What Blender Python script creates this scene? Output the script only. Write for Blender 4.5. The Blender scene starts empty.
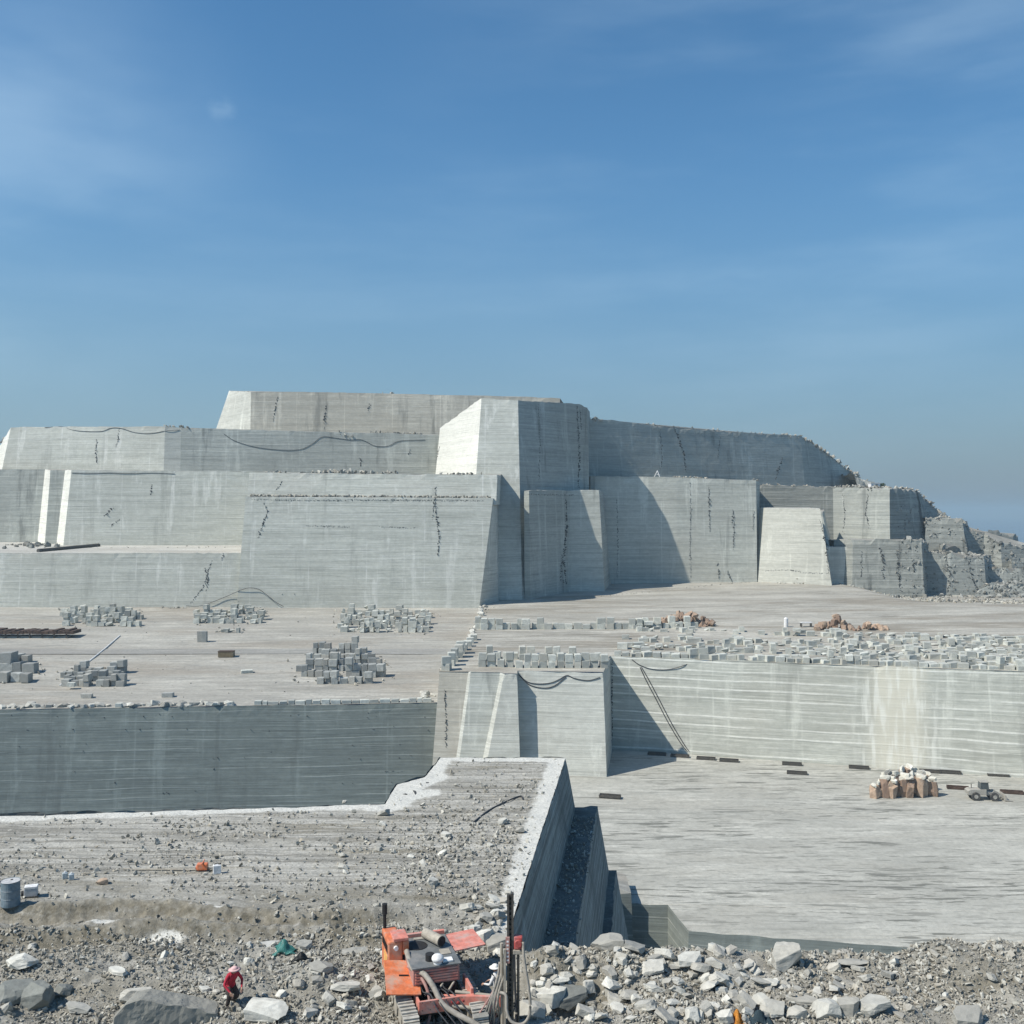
import bpy, bmesh, math, random
import numpy as np
from mathutils import Vector, Matrix, noise as mnoise
from mathutils.geometry import tessellate_polygon

random.seed(7)
RNG = np.random.default_rng(7)
S = bpy.context.scene
COL = S.collection
R = math.radians
F, CX, HY = 1000.0, 512.0, 512.0          # focal length and principal point of the photograph, in pixels


def W(px, py, Y):
    return Vector(((px - CX) * Y / F, Y, (HY - py) * Y / F))


def G(px, Y, z):
    return Vector(((px - CX) * Y / F, Y, z))


# ------------------------------------------------------------------ numpy noise
def _h(ix, iy, iz, seed):
    n = (ix * 374761393 + iy * 668265263 + iz * 2147483647 + seed * 974711) & 0xFFFFFFFF
    n = ((n ^ (n >> 13)) * 1274126177) & 0xFFFFFFFF
    n = n ^ (n >> 16)
    return (n & 0xFFFF) / 65535.0


def vn(x, y, z=0.0, seed=0):
    x, y, z = np.broadcast_arrays(np.asarray(x, float), np.asarray(y, float), np.asarray(z, float))
    ix, iy, iz = np.floor(x).astype(np.int64), np.floor(y).astype(np.int64), np.floor(z).astype(np.int64)
    fx, fy, fz = x - ix, y - iy, z - iz
    fx, fy, fz = (f * f * (3 - 2 * f) for f in (fx, fy, fz))
    o = 0
    for a in (0, 1):
        for b in (0, 1):
            for c in (0, 1):
                o = o + _h(ix + a, iy + b, iz + c, seed) * (fx if a else 1 - fx) * (fy if b else 1 - fy) * (fz if c else 1 - fz)
    return o * 2 - 1


def fbm(x, y, z=0.0, seed=0, o=4):
    s, a = 0, 1.0
    for i in range(o):
        s = s + a * vn(np.asarray(x) * 2 ** i, np.asarray(y) * 2 ** i, np.asarray(z) * 2 ** i, seed + i)
        a *= .5
    return s


def sst(a, b, x):
    t = np.clip((np.asarray(x, float) - a) / (b - a), 0, 1)
    return t * t * (3 - 2 * t)


# ------------------------------------------------------------------ mesh helpers
def np_mesh(name, V, faces, mats, fm=None, smooth=False):
    """V Nx3, faces = list of integer arrays (n x 3 or n x 4)"""
    me = bpy.data.meshes.new(name)
    me.vertices.add(len(V))
    me.vertices.foreach_set('co', np.ascontiguousarray(V, dtype=np.float32).ravel())
    idx = np.concatenate([f.ravel() for f in faces]).astype(np.int32)
    tot = np.concatenate([np.full(len(f), f.shape[1]) for f in faces])
    st = np.concatenate([[0], np.cumsum(tot)[:-1]]).astype(np.int32)
    me.loops.add(len(idx))
    me.loops.foreach_set('vertex_index', idx)
    me.polygons.add(len(tot))
    me.polygons.foreach_set('loop_start', st)
    if fm is not None:
        me.polygons.foreach_set('material_index', np.asarray(fm, dtype=np.int32))
    for m in mats:
        me.materials.append(m)
    me.update(calc_edges=True)
    me.validate()
    me.polygons.foreach_set('use_smooth', np.full(len(me.polygons), bool(smooth)))
    return me


def link(name, me, parent=None):
    o = bpy.data.objects.new(name, me)
    COL.objects.link(o)
    if parent is not None:
        o.parent = parent
    return o


def struct(o, label=None):
    o['kind'] = 'structure'
    if label:
        o['label'] = label
    return o


def tag(o, label, cat, group=None, kind=None):
    o['label'] = label
    o['category'] = cat
    if group:
        o['group'] = group
    if kind:
        o['kind'] = kind
    return o


def thing(name, label, cat, loc=(0, 0, 0), rz=0.0, group=None):
    o = bpy.data.objects.new(name, None)
    COL.objects.link(o)
    o.location = loc
    o.rotation_euler = (0, 0, rz)
    o.empty_display_size = .2
    return tag(o, label, cat, group)


class MB:
    def __init__(self):
        self.bm = bmesh.new()
        self.mi = 0

    def _fin(self, verts):
        for v in verts:
            for f in v.link_faces:
                f.material_index = self.mi

    def box(self, x0, x1, y0, y1, z0, z1, M=None, bev=0.0):
        r = bmesh.ops.create_cube(self.bm, size=1.0)
        vs = r['verts']
        for v in vs:
            v.co = Vector((x0 + (v.co.x + .5) * (x1 - x0), y0 + (v.co.y + .5) * (y1 - y0), z0 + (v.co.z + .5) * (z1 - z0)))
        if bev:
            es = list({e for v in vs for e in v.link_edges})
            b = bmesh.ops.bevel(self.bm, geom=es, offset=bev, segments=2, affect='EDGES', profile=.5)
            vs = list({v for f in b['faces'] for v in f.verts} | {v for v in vs if v.is_valid})
        if M:
            for v in vs:
                v.co = M @ v.co
        self._fin(vs)
        return self

    def cyl(self, a, b, r1, r2=None, n=12, cap=True):
        a, b = Vector(a), Vector(b)
        r2 = r1 if r2 is None else r2
        d = b - a
        q = d.to_track_quat('Z', 'Y').to_matrix().to_4x4()
        r = bmesh.ops.create_cone(self.bm, cap_ends=cap, segments=n, radius1=r1, radius2=r2, depth=d.length)
        M = Matrix.Translation((a + b) / 2) @ q
        for v in r['verts']:
            v.co = M @ v.co
        self._fin(r['verts'])
        return self

    def ball(self, c, r, sc=(1, 1, 1), u=12, v=8):
        o = bmesh.ops.create_uvsphere(self.bm, u_segments=u, v_segments=v, radius=r)
        for w in o['verts']:
            w.co = Vector((w.co.x * sc[0], w.co.y * sc[1], w.co.z * sc[2])) + Vector(c)
        self._fin(o['verts'])
        return self

    def tube(self, pts, r, n=6):
        pts = [Vector(p) for p in pts]
        rings = []
        for i, p in enumerate(pts):
            d = (pts[min(i + 1, len(pts) - 1)] - pts[max(i - 1, 0)]).normalized()
            s = d.cross(Vector((0, 0, 1)))
            if s.length < 1e-3:
                s = Vector((1, 0, 0))
            s.normalize()
            t = s.cross(d)
            rings.append([self.bm.verts.new(p + s * r * math.cos(2 * math.pi * k / n) + t * r * math.sin(2 * math.pi * k / n)) for k in range(n)])
        for a, b in zip(rings, rings[1:]):
            for k in range(n):
                f = self.bm.faces.new((a[k], a[(k + 1) % n], b[(k + 1) % n], b[k]))
                f.material_index = self.mi
        for rg in (rings[0], rings[-1]):
            f = self.bm.faces.new(rg)
            f.material_index = self.mi
        return self

    def prism(self, pts, axis_vec):
        a = [self.bm.verts.new(Vector(p)) for p in pts]
        b = [self.bm.verts.new(Vector(p) + Vector(axis_vec)) for p in pts]
        n = len(a)
        fs = [self.bm.faces.new(a), self.bm.faces.new(b[::-1])]
        for i in range(n):
            fs.append(self.bm.faces.new((a[i], b[i], b[(i + 1) % n], a[(i + 1) % n])))
        for f in fs:
            f.material_index = self.mi
        return self

    def build(self, name, mats, parent=None, smooth=False):
        bmesh.ops.recalc_face_normals(self.bm, faces=self.bm.faces[:])
        me = bpy.data.meshes.new(name)
        self.bm.to_mesh(me)
        self.bm.free()
        for m in (mats if isinstance(mats, (list, tuple)) else [mats]):
            me.materials.append(m)
        if smooth:
            for p in me.polygons:
                p.use_smooth = True
        return link(name, me, parent)


def cat_curve(pts, n=8):
    P = [Vector(p) for p in pts]
    P = [P[0] * 2 - P[1]] + P + [P[-1] * 2 - P[-2]]
    out = []
    for i in range(1, len(P) - 2):
        for k in range(n):
            t = k / n
            a, b, c, d = P[i - 1], P[i], P[i + 1], P[i + 2]
            out.append(.5 * ((2 * b) + (c - a) * t + (2 * a - 5 * b + 4 * c - d) * t * t + (3 * b - a - 3 * c + d) * t ** 3))
    out.append(P[-2])
    return out


# ------------------------------------------------------------------ materials
class NT:
    def __init__(self, name, rough=.9, spec=.2):
        self.m = bpy.data.materials.new(name)
        self.m.use_nodes = True
        self.t = self.m.node_tree
        self.bs = self.t.nodes['Principled BSDF']
        self.bs.inputs['Roughness'].default_value = rough
        self.bs.inputs['Specular IOR Level'].default_value = spec
        self._pos = None

    def n(self, typ, **kw):
        x = self.t.nodes.new(typ)
        for k, v in kw.items():
            setattr(x, k, v)
        return x

    def l(self, a, b):
        self.t.links.new(a, b)

    def setv(self, sock, v):
        if isinstance(v, bpy.types.NodeSocket):
            self.l(v, sock)
        elif isinstance(v, (tuple, list)) and len(v) == 3 and len(getattr(sock, 'default_value', (0, 0, 0))) == 4:
            sock.default_value = (*v, 1)
        else:
            sock.default_value = v

    @property
    def pos(self):
        if self._pos is None:
            self._pos = self.n('ShaderNodeNewGeometry').outputs['Position']
        return self._pos

    def noise(self, scale=(1, 1, 1), s=1.0, det=4, rough=.55, dist=0.0, vec=None, loc=(0, 0, 0)):
        mp = self.n('ShaderNodeMapping')
        mp.inputs['Scale'].default_value = scale
        mp.inputs['Location'].default_value = loc
        self.l(vec or self.pos, mp.inputs['Vector'])
        x = self.n('ShaderNodeTexNoise')
        x.inputs['Scale'].default_value = s
        x.inputs['Detail'].default_value = det
        x.inputs['Roughness'].default_value = rough
        x.inputs['Distortion'].default_value = dist
        self.l(mp.outputs[0], x.inputs['Vector'])
        return x.outputs[0]

    def ramp(self, v, lo, hi, a=0.0, b=1.0):
        x = self.n('ShaderNodeMapRange')
        x.interpolation_type = 'SMOOTHSTEP'
        for i, k in enumerate((v, lo, hi, a, b)):
            self.setv(x.inputs[i], k)
        return x.outputs[0]

    def math(self, op, a, b=0.0, c=0.0):
        x = self.n('ShaderNodeMath', operation=op)
        self.setv(x.inputs[0], a)
        self.setv(x.inputs[1], b)
        self.setv(x.inputs[2], c)
        return x.outputs[0]

    def mix(self, f, a, b, mode='MIX'):
        x = self.n('ShaderNodeMix', data_type='RGBA', blend_type=mode)
        self.setv(x.inputs[0], f)
        self.setv(x.inputs[6], a)
        self.setv(x.inputs[7], b)
        return x.outputs[2]

    def sep(self, v):
        x = self.n('ShaderNodeSeparateXYZ')
        self.l(v, x.inputs[0])
        return x.outputs

    def bump(self, h, strength=.3, dist=.2):
        x = self.n('ShaderNodeBump')
        x.inputs['Strength'].default_value = strength
        x.inputs['Distance'].default_value = dist
        self.l(h, x.inputs['Height'])
        self.l(x.outputs[0], self.bs.inputs['Normal'])

    def earth(self, c):
        return self.out(self.mix(1.0, c, (1.0, 1.0, .945), 'MULTIPLY'))

    def out(self, c):
        self.setv(self.bs.inputs['Base Color'], c)
        return self.m


def rock_wall(name, light=(.57, .58, .54), dark=(.43, .44, .41), sp=2.0, line=(.58, .59, .56), la=.6, lw=.09,
              stain=.5, stain_c=(.12, .125, .12), brown=.2, fine=1.0, cream=None, bump=.25, lsoft=.42):
    t = NT(name)
    z = t.sep(t.pos)[2]
    strata = t.noise((.018, .018, .85 * fine), det=5, rough=.62)
    c = t.mix(t.ramp(strata, .36, .66), dark, light)
    fines = t.noise((.08 * fine, .08 * fine, 3.2 * fine), det=4, rough=.7)
    c = t.mix(t.ramp(fines, .35, .7, 0, .28), c, tuple(x * 1.22 for x in light))
    c = t.mix(t.ramp(t.noise((.05, .05, 1.7 * fine), det=3, loc=(3, 7, 1)), .58, .68, 0, .5), c, tuple(x * .62 for x in dark))
    # saw lines: thin pale ledges every sp metres
    wob = t.noise((.03, .03, .05), det=2)
    zz = t.math('DIVIDE', t.math('ADD', z, t.math('MULTIPLY', wob, sp * .9)), sp)
    fr = t.math('FRACT', zz)
    ln = t.ramp(t.math('ABSOLUTE', t.math('SUBTRACT', fr, .5)), lw * .35, lw, 1, 0)
    mask = t.ramp(t.noise((.045 * fine, .045 * fine, .55 / sp), det=3, loc=(9, 2, 4)), lsoft, lsoft + .2)
    ln = t.math('MULTIPLY', ln, mask)
    c = t.mix(t.math('MULTIPLY', ln, la), c, line)
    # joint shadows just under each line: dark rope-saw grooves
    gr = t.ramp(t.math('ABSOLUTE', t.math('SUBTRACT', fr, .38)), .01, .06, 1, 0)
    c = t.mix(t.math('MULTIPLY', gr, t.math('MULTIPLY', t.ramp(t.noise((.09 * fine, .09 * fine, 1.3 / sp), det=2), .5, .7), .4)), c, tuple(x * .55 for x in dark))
    # thin secondary courses
    f2 = t.math('FRACT', t.math('ADD', t.math('MULTIPLY', zz, 2.73), t.math('MULTIPLY', t.noise((.05 * fine, .05 * fine, .4 / sp), det=2, loc=(4, 4, 4)), .8)))
    l2 = t.ramp(t.math('ABSOLUTE', t.math('SUBTRACT', f2, .5)), .03, .12, 1, 0)
    m2 = t.noise((.07 * fine, .07 * fine, .9 / sp), det=4, rough=.65, loc=(1, 3, 8))
    c = t.mix(t.math('MULTIPLY', t.math('MULTIPLY', l2, t.ramp(m2, .46, .6)), .34 + la * .4), c, tuple(min(.8, x * 1.45) for x in light))
    c = t.mix(t.math('MULTIPLY', t.math('MULTIPLY', l2, t.ramp(m2, .46, .36)), .55), c, tuple(x * .5 for x in dark))
    xx_ = t.sep(t.pos)[0]
    sv = t.math('FRACT', t.math('ADD', t.math('DIVIDE', xx_, 9.1 * sp / fine), t.math('MULTIPLY', t.noise((.3, .3, .03), det=2), .02)))
    sv = t.ramp(t.math('ABSOLUTE', t.math('SUBTRACT', sv, .5)), .004, .016, 1, 0)
    c = t.mix(t.math('MULTIPLY', sv, t.ramp(t.noise((.2, .2, .06), det=3, loc=(8, 8, 1)), .42, .6, 0, .4)), c, tuple(min(.85, x * 1.5) for x in light))
    # broad tonal panels left by different cuts
    pn = t.noise((.011 * fine, .011 * fine, .018 * fine), det=2, loc=(6, 1, 2), dist=.6)
    c = t.mix(t.ramp(pn, .47, .53, 0, .22), c, tuple(x * .7 for x in dark))
    # vertical weather streaks
    vs = t.noise((.16 * fine, .16 * fine, .011), det=6, rough=.65)
    c = t.mix(t.ramp(vs, .555, .69, 0, min(1, stain * 1.15)), c, stain_c)
    c = t.mix(t.ramp(t.noise((.24, .24, .014), det=5, rough=.65, loc=(5, 5, 0)), .55, .68, 0, .45), c, tuple(min(.85, x * 1.45) for x in light))
    gr2 = t.noise((.55 * fine, .55 * fine, .9 * fine), det=6, rough=.75)
    c = t.mix(t.ramp(gr2, .35, .6, .26, 0), c, tuple(x * .6 for x in dark))
    c = t.mix(t.ramp(gr2, .58, .72, 0, .3), c, tuple(min(.85, x * 1.35) for x in light))
    c = t.mix(t.ramp(t.noise((.022, .022, .03), det=3, loc=(1, 8, 3)), .5, .72, 0, brown), c, (.30, .255, .20))
    if cream:
        x = t.sep(t.pos)[0]
        d = t.math('ABSOLUTE', t.math('SUBTRACT', t.math('ADD', x, t.math('MULTIPLY', t.noise((.3, .3, .05), det=4), 3.0)), cream[0] + 1.5))
        c = t.mix(t.ramp(d, cream[1] * .35, cream[1], .72, 0), c, (.70, .665, .57))
        c = t.mix(t.math('MULTIPLY', t.ramp(d, cream[1] * 1.25, cream[1] * .8, 0, .6), t.ramp(t.noise((.9, .9, .02), det=4), .45, .65)), c, (.82, .82, .78))
    pt = t.noise((.035, .035, .06), det=4, loc=(2, 2, 2))
    c = t.mix(t.ramp(pt, .3, .7, .2, 0), c, tuple(x * .72 for x in dark))
    h = t.math('ADD', t.math('MULTIPLY', strata, .7), t.math('ADD', t.math('MULTIPLY', fines, .35), t.math('MULTIPLY', ln, .25)))
    h = t.math('ADD', h, t.math('MULTIPLY', t.noise((.5 * fine, .5 * fine, .5 * fine), det=5), .3))
    t.bump(h, bump, .5 / fine)
    return t.earth(c)


def floor_mat(name, light, dark, brown, sx=.018, sy=.22, brown_a=.5, mark=.5, mark_c=(.2, .2, .19), rot=0.0, fine=1.0, bump=.2, puddle=None):
    t = NT(name)
    a = t.noise((sx * 1.3, sy * .45, .02), det=6, rough=.62)
    c = t.mix(t.ramp(a, .34, .66), dark, light)
    a2 = t.noise((sx * 1.5, sx * 4, .02), det=5, rough=.6, loc=(8, 2, 0))
    c = t.mix(t.ramp(a2, .36, .66, .45, 0), c, dark)
    b = t.noise((sx * 1.2, sy * .35, .02), det=5, loc=(4, 1, 0))
    c = t.mix(t.ramp(b, .46, .66, 0, brown_a), c, brown)
    # scraped streaks and short dark dashes
    k = t.noise((sx * 4.5, sy * 4.2, .1), det=4, rough=.6, dist=.25, loc=(7, 3, 0))
    area = t.ramp(t.noise((sx * .9, sx * 3.2, .01), det=4, loc=(2, 6, 0)), .40, .58)
    c = t.mix(t.math('MULTIPLY', t.math('MULTIPLY', t.ramp(k, .545, .585), area), mark), c, mark_c)
    k2 = t.noise((sx * 9, sy * 9, .1), det=3, rough=.6, loc=(3, 9, 0))
    c = t.mix(t.math('MULTIPLY', t.ramp(k2, .62, .65), mark * .8), c, mark_c)
    w = t.noise((sx * 3, sy * 2.2, .1), det=5, rough=.65, loc=(1, 9, 0))
    c = t.mix(t.ramp(w, .53, .66, 0, .5), c, tuple(min(.8, x * 1.25) for x in light))
    s = t.noise((1, 1, 1), s=1.1 * fine, det=5, rough=.75)
    c = t.mix(t.ramp(s, .32, .62, .42, 0), c, tuple(x * .6 for x in dark))
    t.bump(t.math('ADD', t.math('MULTIPLY', k, .5), s), bump, .15 / fine)
    return t.earth(c)


def stone_mat(name, light=(.48, .49, .47), dark=(.28, .29, .285), s=1.2, tint=(.36, .31, .25), tint_a=.25, obj=True):
    t = NT(name)
    if obj:
        info = t.n('ShaderNodeObjectInfo').outputs['Random']
    else:
        info = t.n('ShaderNodeNewGeometry').outputs['Random Per Island']
    c = t.mix(t.ramp(info, 0, 1), dark, light)
    t.ramp(info, 0, 1)
    nz = t.noise((1, 1, 1), s=s, det=6, rough=.7)
    c = t.mix(t.ramp(nz, .35, .7, .5, 0), c, tuple(x * .72 for x in dark))
    fr = t.math('FRACT', t.math('MULTIPLY', info, 7.31))
    c = t.mix(t.math('MULTIPLY', t.ramp(fr, .6, 1), tint_a), c, tint)
    t.bump(nz, .3, .12)
    return t.earth(c)


def plain(name, c, rough=.6, metal=0.0, var=.2, s=6.0, dirt=None, dirt_a=.4, spec=.4):
    t = NT(name, rough, spec)
    t.bs.inputs['Metallic'].default_value = metal
    nz = t.noise((1, 1, 1), s=s, det=5, rough=.65)
    o = t.mix(t.ramp(nz, .3, .7), tuple(x * (1 - var) for x in c), tuple(min(1, x * (1 + var)) for x in c))
    if dirt:
        o = t.mix(t.ramp(t.noise((1, 1, 1), s=s * .35, det=6, rough=.7, loc=(3, 1, 8)), .45, .68, 0, dirt_a), o, dirt)
    t.bump(nz, .1, .02)
    return t.out(o)


M = {}
M['wall_mid'] = rock_wall('granite wall')
M['wall_main'] = rock_wall('granite sawn wall', light=(.60, .61, .57), dark=(.47, .48, .445), sp=2.2, la=.75, stain=.25)
M['wall_pit'] = rock_wall('granite wall with pale saw ledges', light=(.545, .55, .51), dark=(.42, .43, .395), sp=2.05, line=(.84, .84, .80), la=.95, lw=.13, stain=.25, cream=(84.5, 7.5), lsoft=.36)
M['wall_low'] = rock_wall('granite wall shade toned', light=(.26, .285, .27), dark=(.185, .205, .195), sp=2.0, la=.75, lw=.07, line=(.54, .56, .53), stain=.35, brown=.05, lsoft=.40)  # darker copy of the granite: shade of the low walls painted into its colour
M['wall_dark'] = rock_wall('granite wall weathered', light=(.45, .465, .44), dark=(.33, .345, .33), sp=2.8, la=.5, stain=.5, brown=.12)
M['wall_old'] = rock_wall('granite wall old and stained', light=(.36, .37, .35), dark=(.22, .23, .22), sp=2.8, la=.3, stain=.9, stain_c=(.07, .075, .075), brown=.15, bump=.5)
M['wall_brown'] = rock_wall('granite wall weathered brown', light=(.56, .535, .475), dark=(.44, .415, .365), sp=2.4, la=.3, stain=.5, brown=.5)
M['wall_fresh'] = rock_wall('granite wall fresh cut', light=(.80, .795, .75), dark=(.68, .675, .635), sp=2.6, la=.25, line=(.8, .8, .78), stain=.22, stain_c=(.4, .4, .38), brown=.06)
M['wall_pale'] = rock_wall('granite wall pale cut', light=(.56, .565, .53), dark=(.46, .465, .435), sp=1.7, la=.55, line=(.68, .68, .64), stain=.12, brown=.1)
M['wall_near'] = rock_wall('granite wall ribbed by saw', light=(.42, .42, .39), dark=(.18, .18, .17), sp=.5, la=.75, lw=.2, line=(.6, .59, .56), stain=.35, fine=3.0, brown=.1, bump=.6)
M['floor_left'] = floor_mat('quarry floor grey', (.47, .455, .42), (.33, .317, .292), (.30, .262, .22), brown_a=.55, mark=.5)
M['floor_right'] = floor_mat('quarry floor brownish', (.53, .51, .465), (.34, .325, .295), (.27, .24, .20), brown_a=.85, mark=.7, mark_c=(.15, .135, .11))
M['floor_pit'] = floor_mat('pit floor pale', (.49, .482, .447), (.375, .37, .342), (.36, .34, .30), brown_a=.35, mark=1.0, mark_c=(.17, .17, .155), sx=.03, sy=.26)
M['ledge'] = floor_mat('ledge floor dusty', (.55, .54, .51), (.43, .42, .4), (.4, .37, .33), mark=.4)
M['top'] = floor_mat('bench top', (.42, .41, .38), (.3, .29, .27), (.3, .26, .22))
M['dust'] = floor_mat('pale stone dust', (.58, .575, .55), (.45, .445, .43), (.5, .48, .44), sx=.3, sy=.5, brown_a=.2, mark=.25, fine=4, mark_c=(.3, .3, .29))
M['block'] = stone_mat('cut stone', light=(.66, .67, .63), dark=(.40, .41, .39))
M['block_mass'] = stone_mat('cut stone mass', obj=False, light=(.68, .69, .65), dark=(.42, .43, .41))
M['block_dark'] = stone_mat('cut stone grey', light=(.50, .51, .495), dark=(.27, .28, .28))
M['rubble'] = stone_mat('broken stone', light=(.60, .585, .54), dark=(.25, .238, .212), s=4, obj=False, tint=(.40, .345, .27), tint_a=.5)
M['rock'] = stone_mat('boulder stone', light=(.68, .67, .63), dark=(.36, .35, .325), s=2.2)
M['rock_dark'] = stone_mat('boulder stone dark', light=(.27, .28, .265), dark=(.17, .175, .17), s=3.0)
M['brown_rock'] = stone_mat('weathered brown stone', light=(.50, .375, .285), dark=(.26, .18, .14), s=1.0, tint=(.52, .45, .37))
M['crack'] = plain('fracture stain and shade', (.055, .058, .058), .95, s=1.0, var=.5)  # near-black colour paints the stain and shade inside cracks
M['hose_black'] = plain('black hose', (.045, .047, .05), .6)
M['steel'] = plain('dark steel', (.085, .08, .07), .6, .3, dirt=(.2, .17, .13))
M['rust'] = plain('rusty sheet', (.075, .05, .038), .9, dirt=(.14, .09, .06), s=1.5, var=.5)
M['white'] = plain('white paint', (.74, .74, .72), .5, dirt=(.45, .43, .38))


# gravel ground of the foreground
def gravel():
    t = NT('gravel ground')
    y = t.sep(t.pos)[1]
    a = t.noise((.35, .9, .3), det=6, rough=.65)
    c = t.mix(t.ramp(a, .33, .67), (.27, .258, .232), (.47, .455, .42))
    b = t.noise((.16, .5, .2), det=4, loc=(3, 3, 3))
    c = t.mix(t.ramp(b, .47, .68, 0, .65), c, (.235, .21, .16))
    # saw rows on the cut plateau run across it
    st = t.noise((.12, 2.4, .1), det=5, rough=.7)
    pl = t.ramp(y, 40.5, 44.0)
    c = t.mix(t.math('MULTIPLY', t.ramp(st, .42, .62, 0, .95), pl), c, (.56, .545, .51))
    c = t.mix(t.math('MULTIPLY', t.ramp(t.noise((.1, 3.6, .1), det=4, loc=(1, 2, 0)), .52, .62, 0, .75), pl), c, (.21, .20, .18))
    s = t.noise((1, 1, 1), s=9, det=5, rough=.75)
    s2 = t.noise((1, 1, 1), s=3.2, det=4, rough=.7, loc=(5, 5, 5))
    c = t.mix(t.ramp(s, .3, .68, .55, 0), c, (.13, .125, .115))
    c = t.mix(t.ramp(s2, .58, .7, 0, .5), c, (.64, .62, .58))
    du = t.n('ShaderNodeAttribute', attribute_name='dust').outputs['Fac']
    dn = t.math('ADD', du, t.math('MULTIPLY', t.math('SUBTRACT', t.noise((1, 1, 1), s=1.3, det=6, rough=.7, loc=(2, 2, 2)), .5), 1.1))
    dcol = t.mix(t.ramp(s, .3, .65), (.44, .435, .41), (.70, .69, .66))
    so = t.n('ShaderNodeAttribute', attribute_name='soil').outputs['Fac']
    sn = t.math('MULTIPLY', so, t.ramp(t.noise((1, 1, 1), s=2.6, det=5, rough=.7), .25, .6))
    c = t.mix(t.math('MULTIPLY', sn, .85), c, t.mix(t.ramp(s2, .35, .65), (.10, .088, .062), (.22, .195, .15)))
    c = t.mix(t.ramp(dn, -.02, .3), c, dcol)
    t.bump(t.math('ADD', s, s2), .7, .08)
    return t.earth(c)


M['gravel'] = gravel()


# ------------------------------------------------------------------ rock benches
def cliff(name, base, top, mats, seg=None, step=2.2, amp=.3, back=None, capmat=1, label=None, capz=None, freq=.28):
    """a closed bench: the path base/top (matching corner points, left to right as seen) is walled, the top is capped
    over the extra corner points in back"""
    base = [Vector(p) for p in base]
    top = [Vector(p) for p in top]
    cols, smat = [], []
    for i in range(len(base) - 1):
        L = max((base[i + 1] - base[i]).length, (top[i + 1] - top[i]).length)
        n = max(1, int(L / step))
        for k in range(n):
            t = k / n
            cols.append((base[i].lerp(base[i + 1], t), top[i].lerp(top[i + 1], t)))
            smat.append(seg[i] if seg else 0)
    cols.append((base[-1], top[-1]))
    H = max((b - a).length for a, b in cols)
    m = max(2, int(H / step))
    B = np.array([c[0][:] for c in cols])
    T = np.array([c[1][:] for c in cols])
    if capz is not None:
        T[:, 2] = capz(T[:, 0], T[:, 1])
    k = np.linspace(0, 1, m + 1)[None, :, None]
    V = B[:, None, :] * (1 - k) + T[:, None, :] * k
    x, y, z = V[..., 0], V[..., 1], V[..., 2]
    dx = .5 * vn(x * freq, y * freq, z * freq, 3) + .7 * vn(x * freq * 4, y * freq * 4, z * freq * 4, 5)
    dy = .5 * vn(x * freq, y * freq, z * freq, 13) + .5 * vn(x * freq * 4, y * freq * 4, z * freq * 4, 15)
    dz = vn(x * freq * 6, y * freq * 6, z * 0, 23) * .5
    V = V.copy()
    edge = np.zeros((1, m + 1))
    edge[0, -1] = 1
    V[..., 0] += dx * amp * (.12 + .9 * edge)
    V[..., 1] += dy * amp * (.10 + .8 * edge)
    V[:, -1, 2] += (dz[:, -1] - .6 * np.maximum(0, vn(x[:, -1] * freq * 2.3, y[:, -1] * freq * 2.3, 0, 29) - .35)) * amp * 1.9
    nc = len(cols)
    vs = V.reshape(-1, 3)
    i = np.arange(nc - 1)[:, None] * (m + 1) + np.arange(m)[None, :]
    q = np.stack([i, i + (m + 1), i + (m + 2), i + 1], -1).reshape(-1, 4)
    fm = np.repeat(np.array(smat), m)
    faces = [q]
    fmat = [fm]
    if back is not None:
        tb = [(j * (m + 1) + m) for j in range(nc)]
        extra = [Vector(p) for p in back]
        e0 = len(vs)
        vs = np.vstack([vs, np.array([p[:] for p in extra])]) if extra else vs
        poly = tb + list(range(e0, e0 + len(extra)))
        tri = tessellate_polygon([[Vector((vs[p][0], vs[p][1], 0)) for p in poly]])
        tr = np.array([[poly[a] for a in t] for t in tri])
        faces.append(tr)
        fmat.append(np.full(len(tr), capmat))
    me = np_mesh(name, vs, faces, mats, np.concatenate(fmat))
    o = struct(link(name, me), label)
    return o


def zL(Y):
    return -42.5 + .0779 * (Y - 222)


def zR(X, Y):
    return -34.6 + .021 * (Y - 230) + .011 * np.clip(np.asarray(X, float) - 24, 0, 130) - 4.6 * sst(134, 156, X) * sst(330, 380, Y)


def Yon(py, a, b):           # distance where a floor z = a + b*Y shows at picture height py
    return a / ((HY - py) / F - b)


def YL(py):
    return Yon(py, -42.5 - .0779 * 222, .0779)


def YR(py):
    return Yon(py, -34.6 - .021 * 230, .021)


def floor_grid(name, poly_x, ys, zf, mat, nx=90, amp=.12, seed=1):
    """floor sheet: for every y a row from x0(y) to x1(y)"""
    rows = []
    for y in ys:
        x0, x1 = poly_x(y)
        xs = np.linspace(x0, x1, nx)
        z = zf(xs, np.full(nx, y)) + amp * fbm(xs * .06, np.full(nx, y * .1), 0, seed)
        rows.append(np.stack([xs, np.full(nx, y), z], -1))
    V = np.array(rows).reshape(-1, 3)
    n = len(ys)
    i = np.arange(n - 1)[:, None] * nx + np.arange(nx - 1)[None, :]
    q = np.stack([i, i + 1, i + nx + 1, i + nx], -1).reshape(-1, 4)
    return struct(link(name, np_mesh(name, V, [q], [mat], smooth=True)))


PZ = -56.0
# far land
g = MB()
g.box(-12000, 12000, -1500, 15000, -90, -84)
ground = struct(g.build('ground', plain('far hazy plain', (.12, .185, .245), .9, s=.0008, var=.06)))  # distance haze is painted into the bluish base colour

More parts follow.
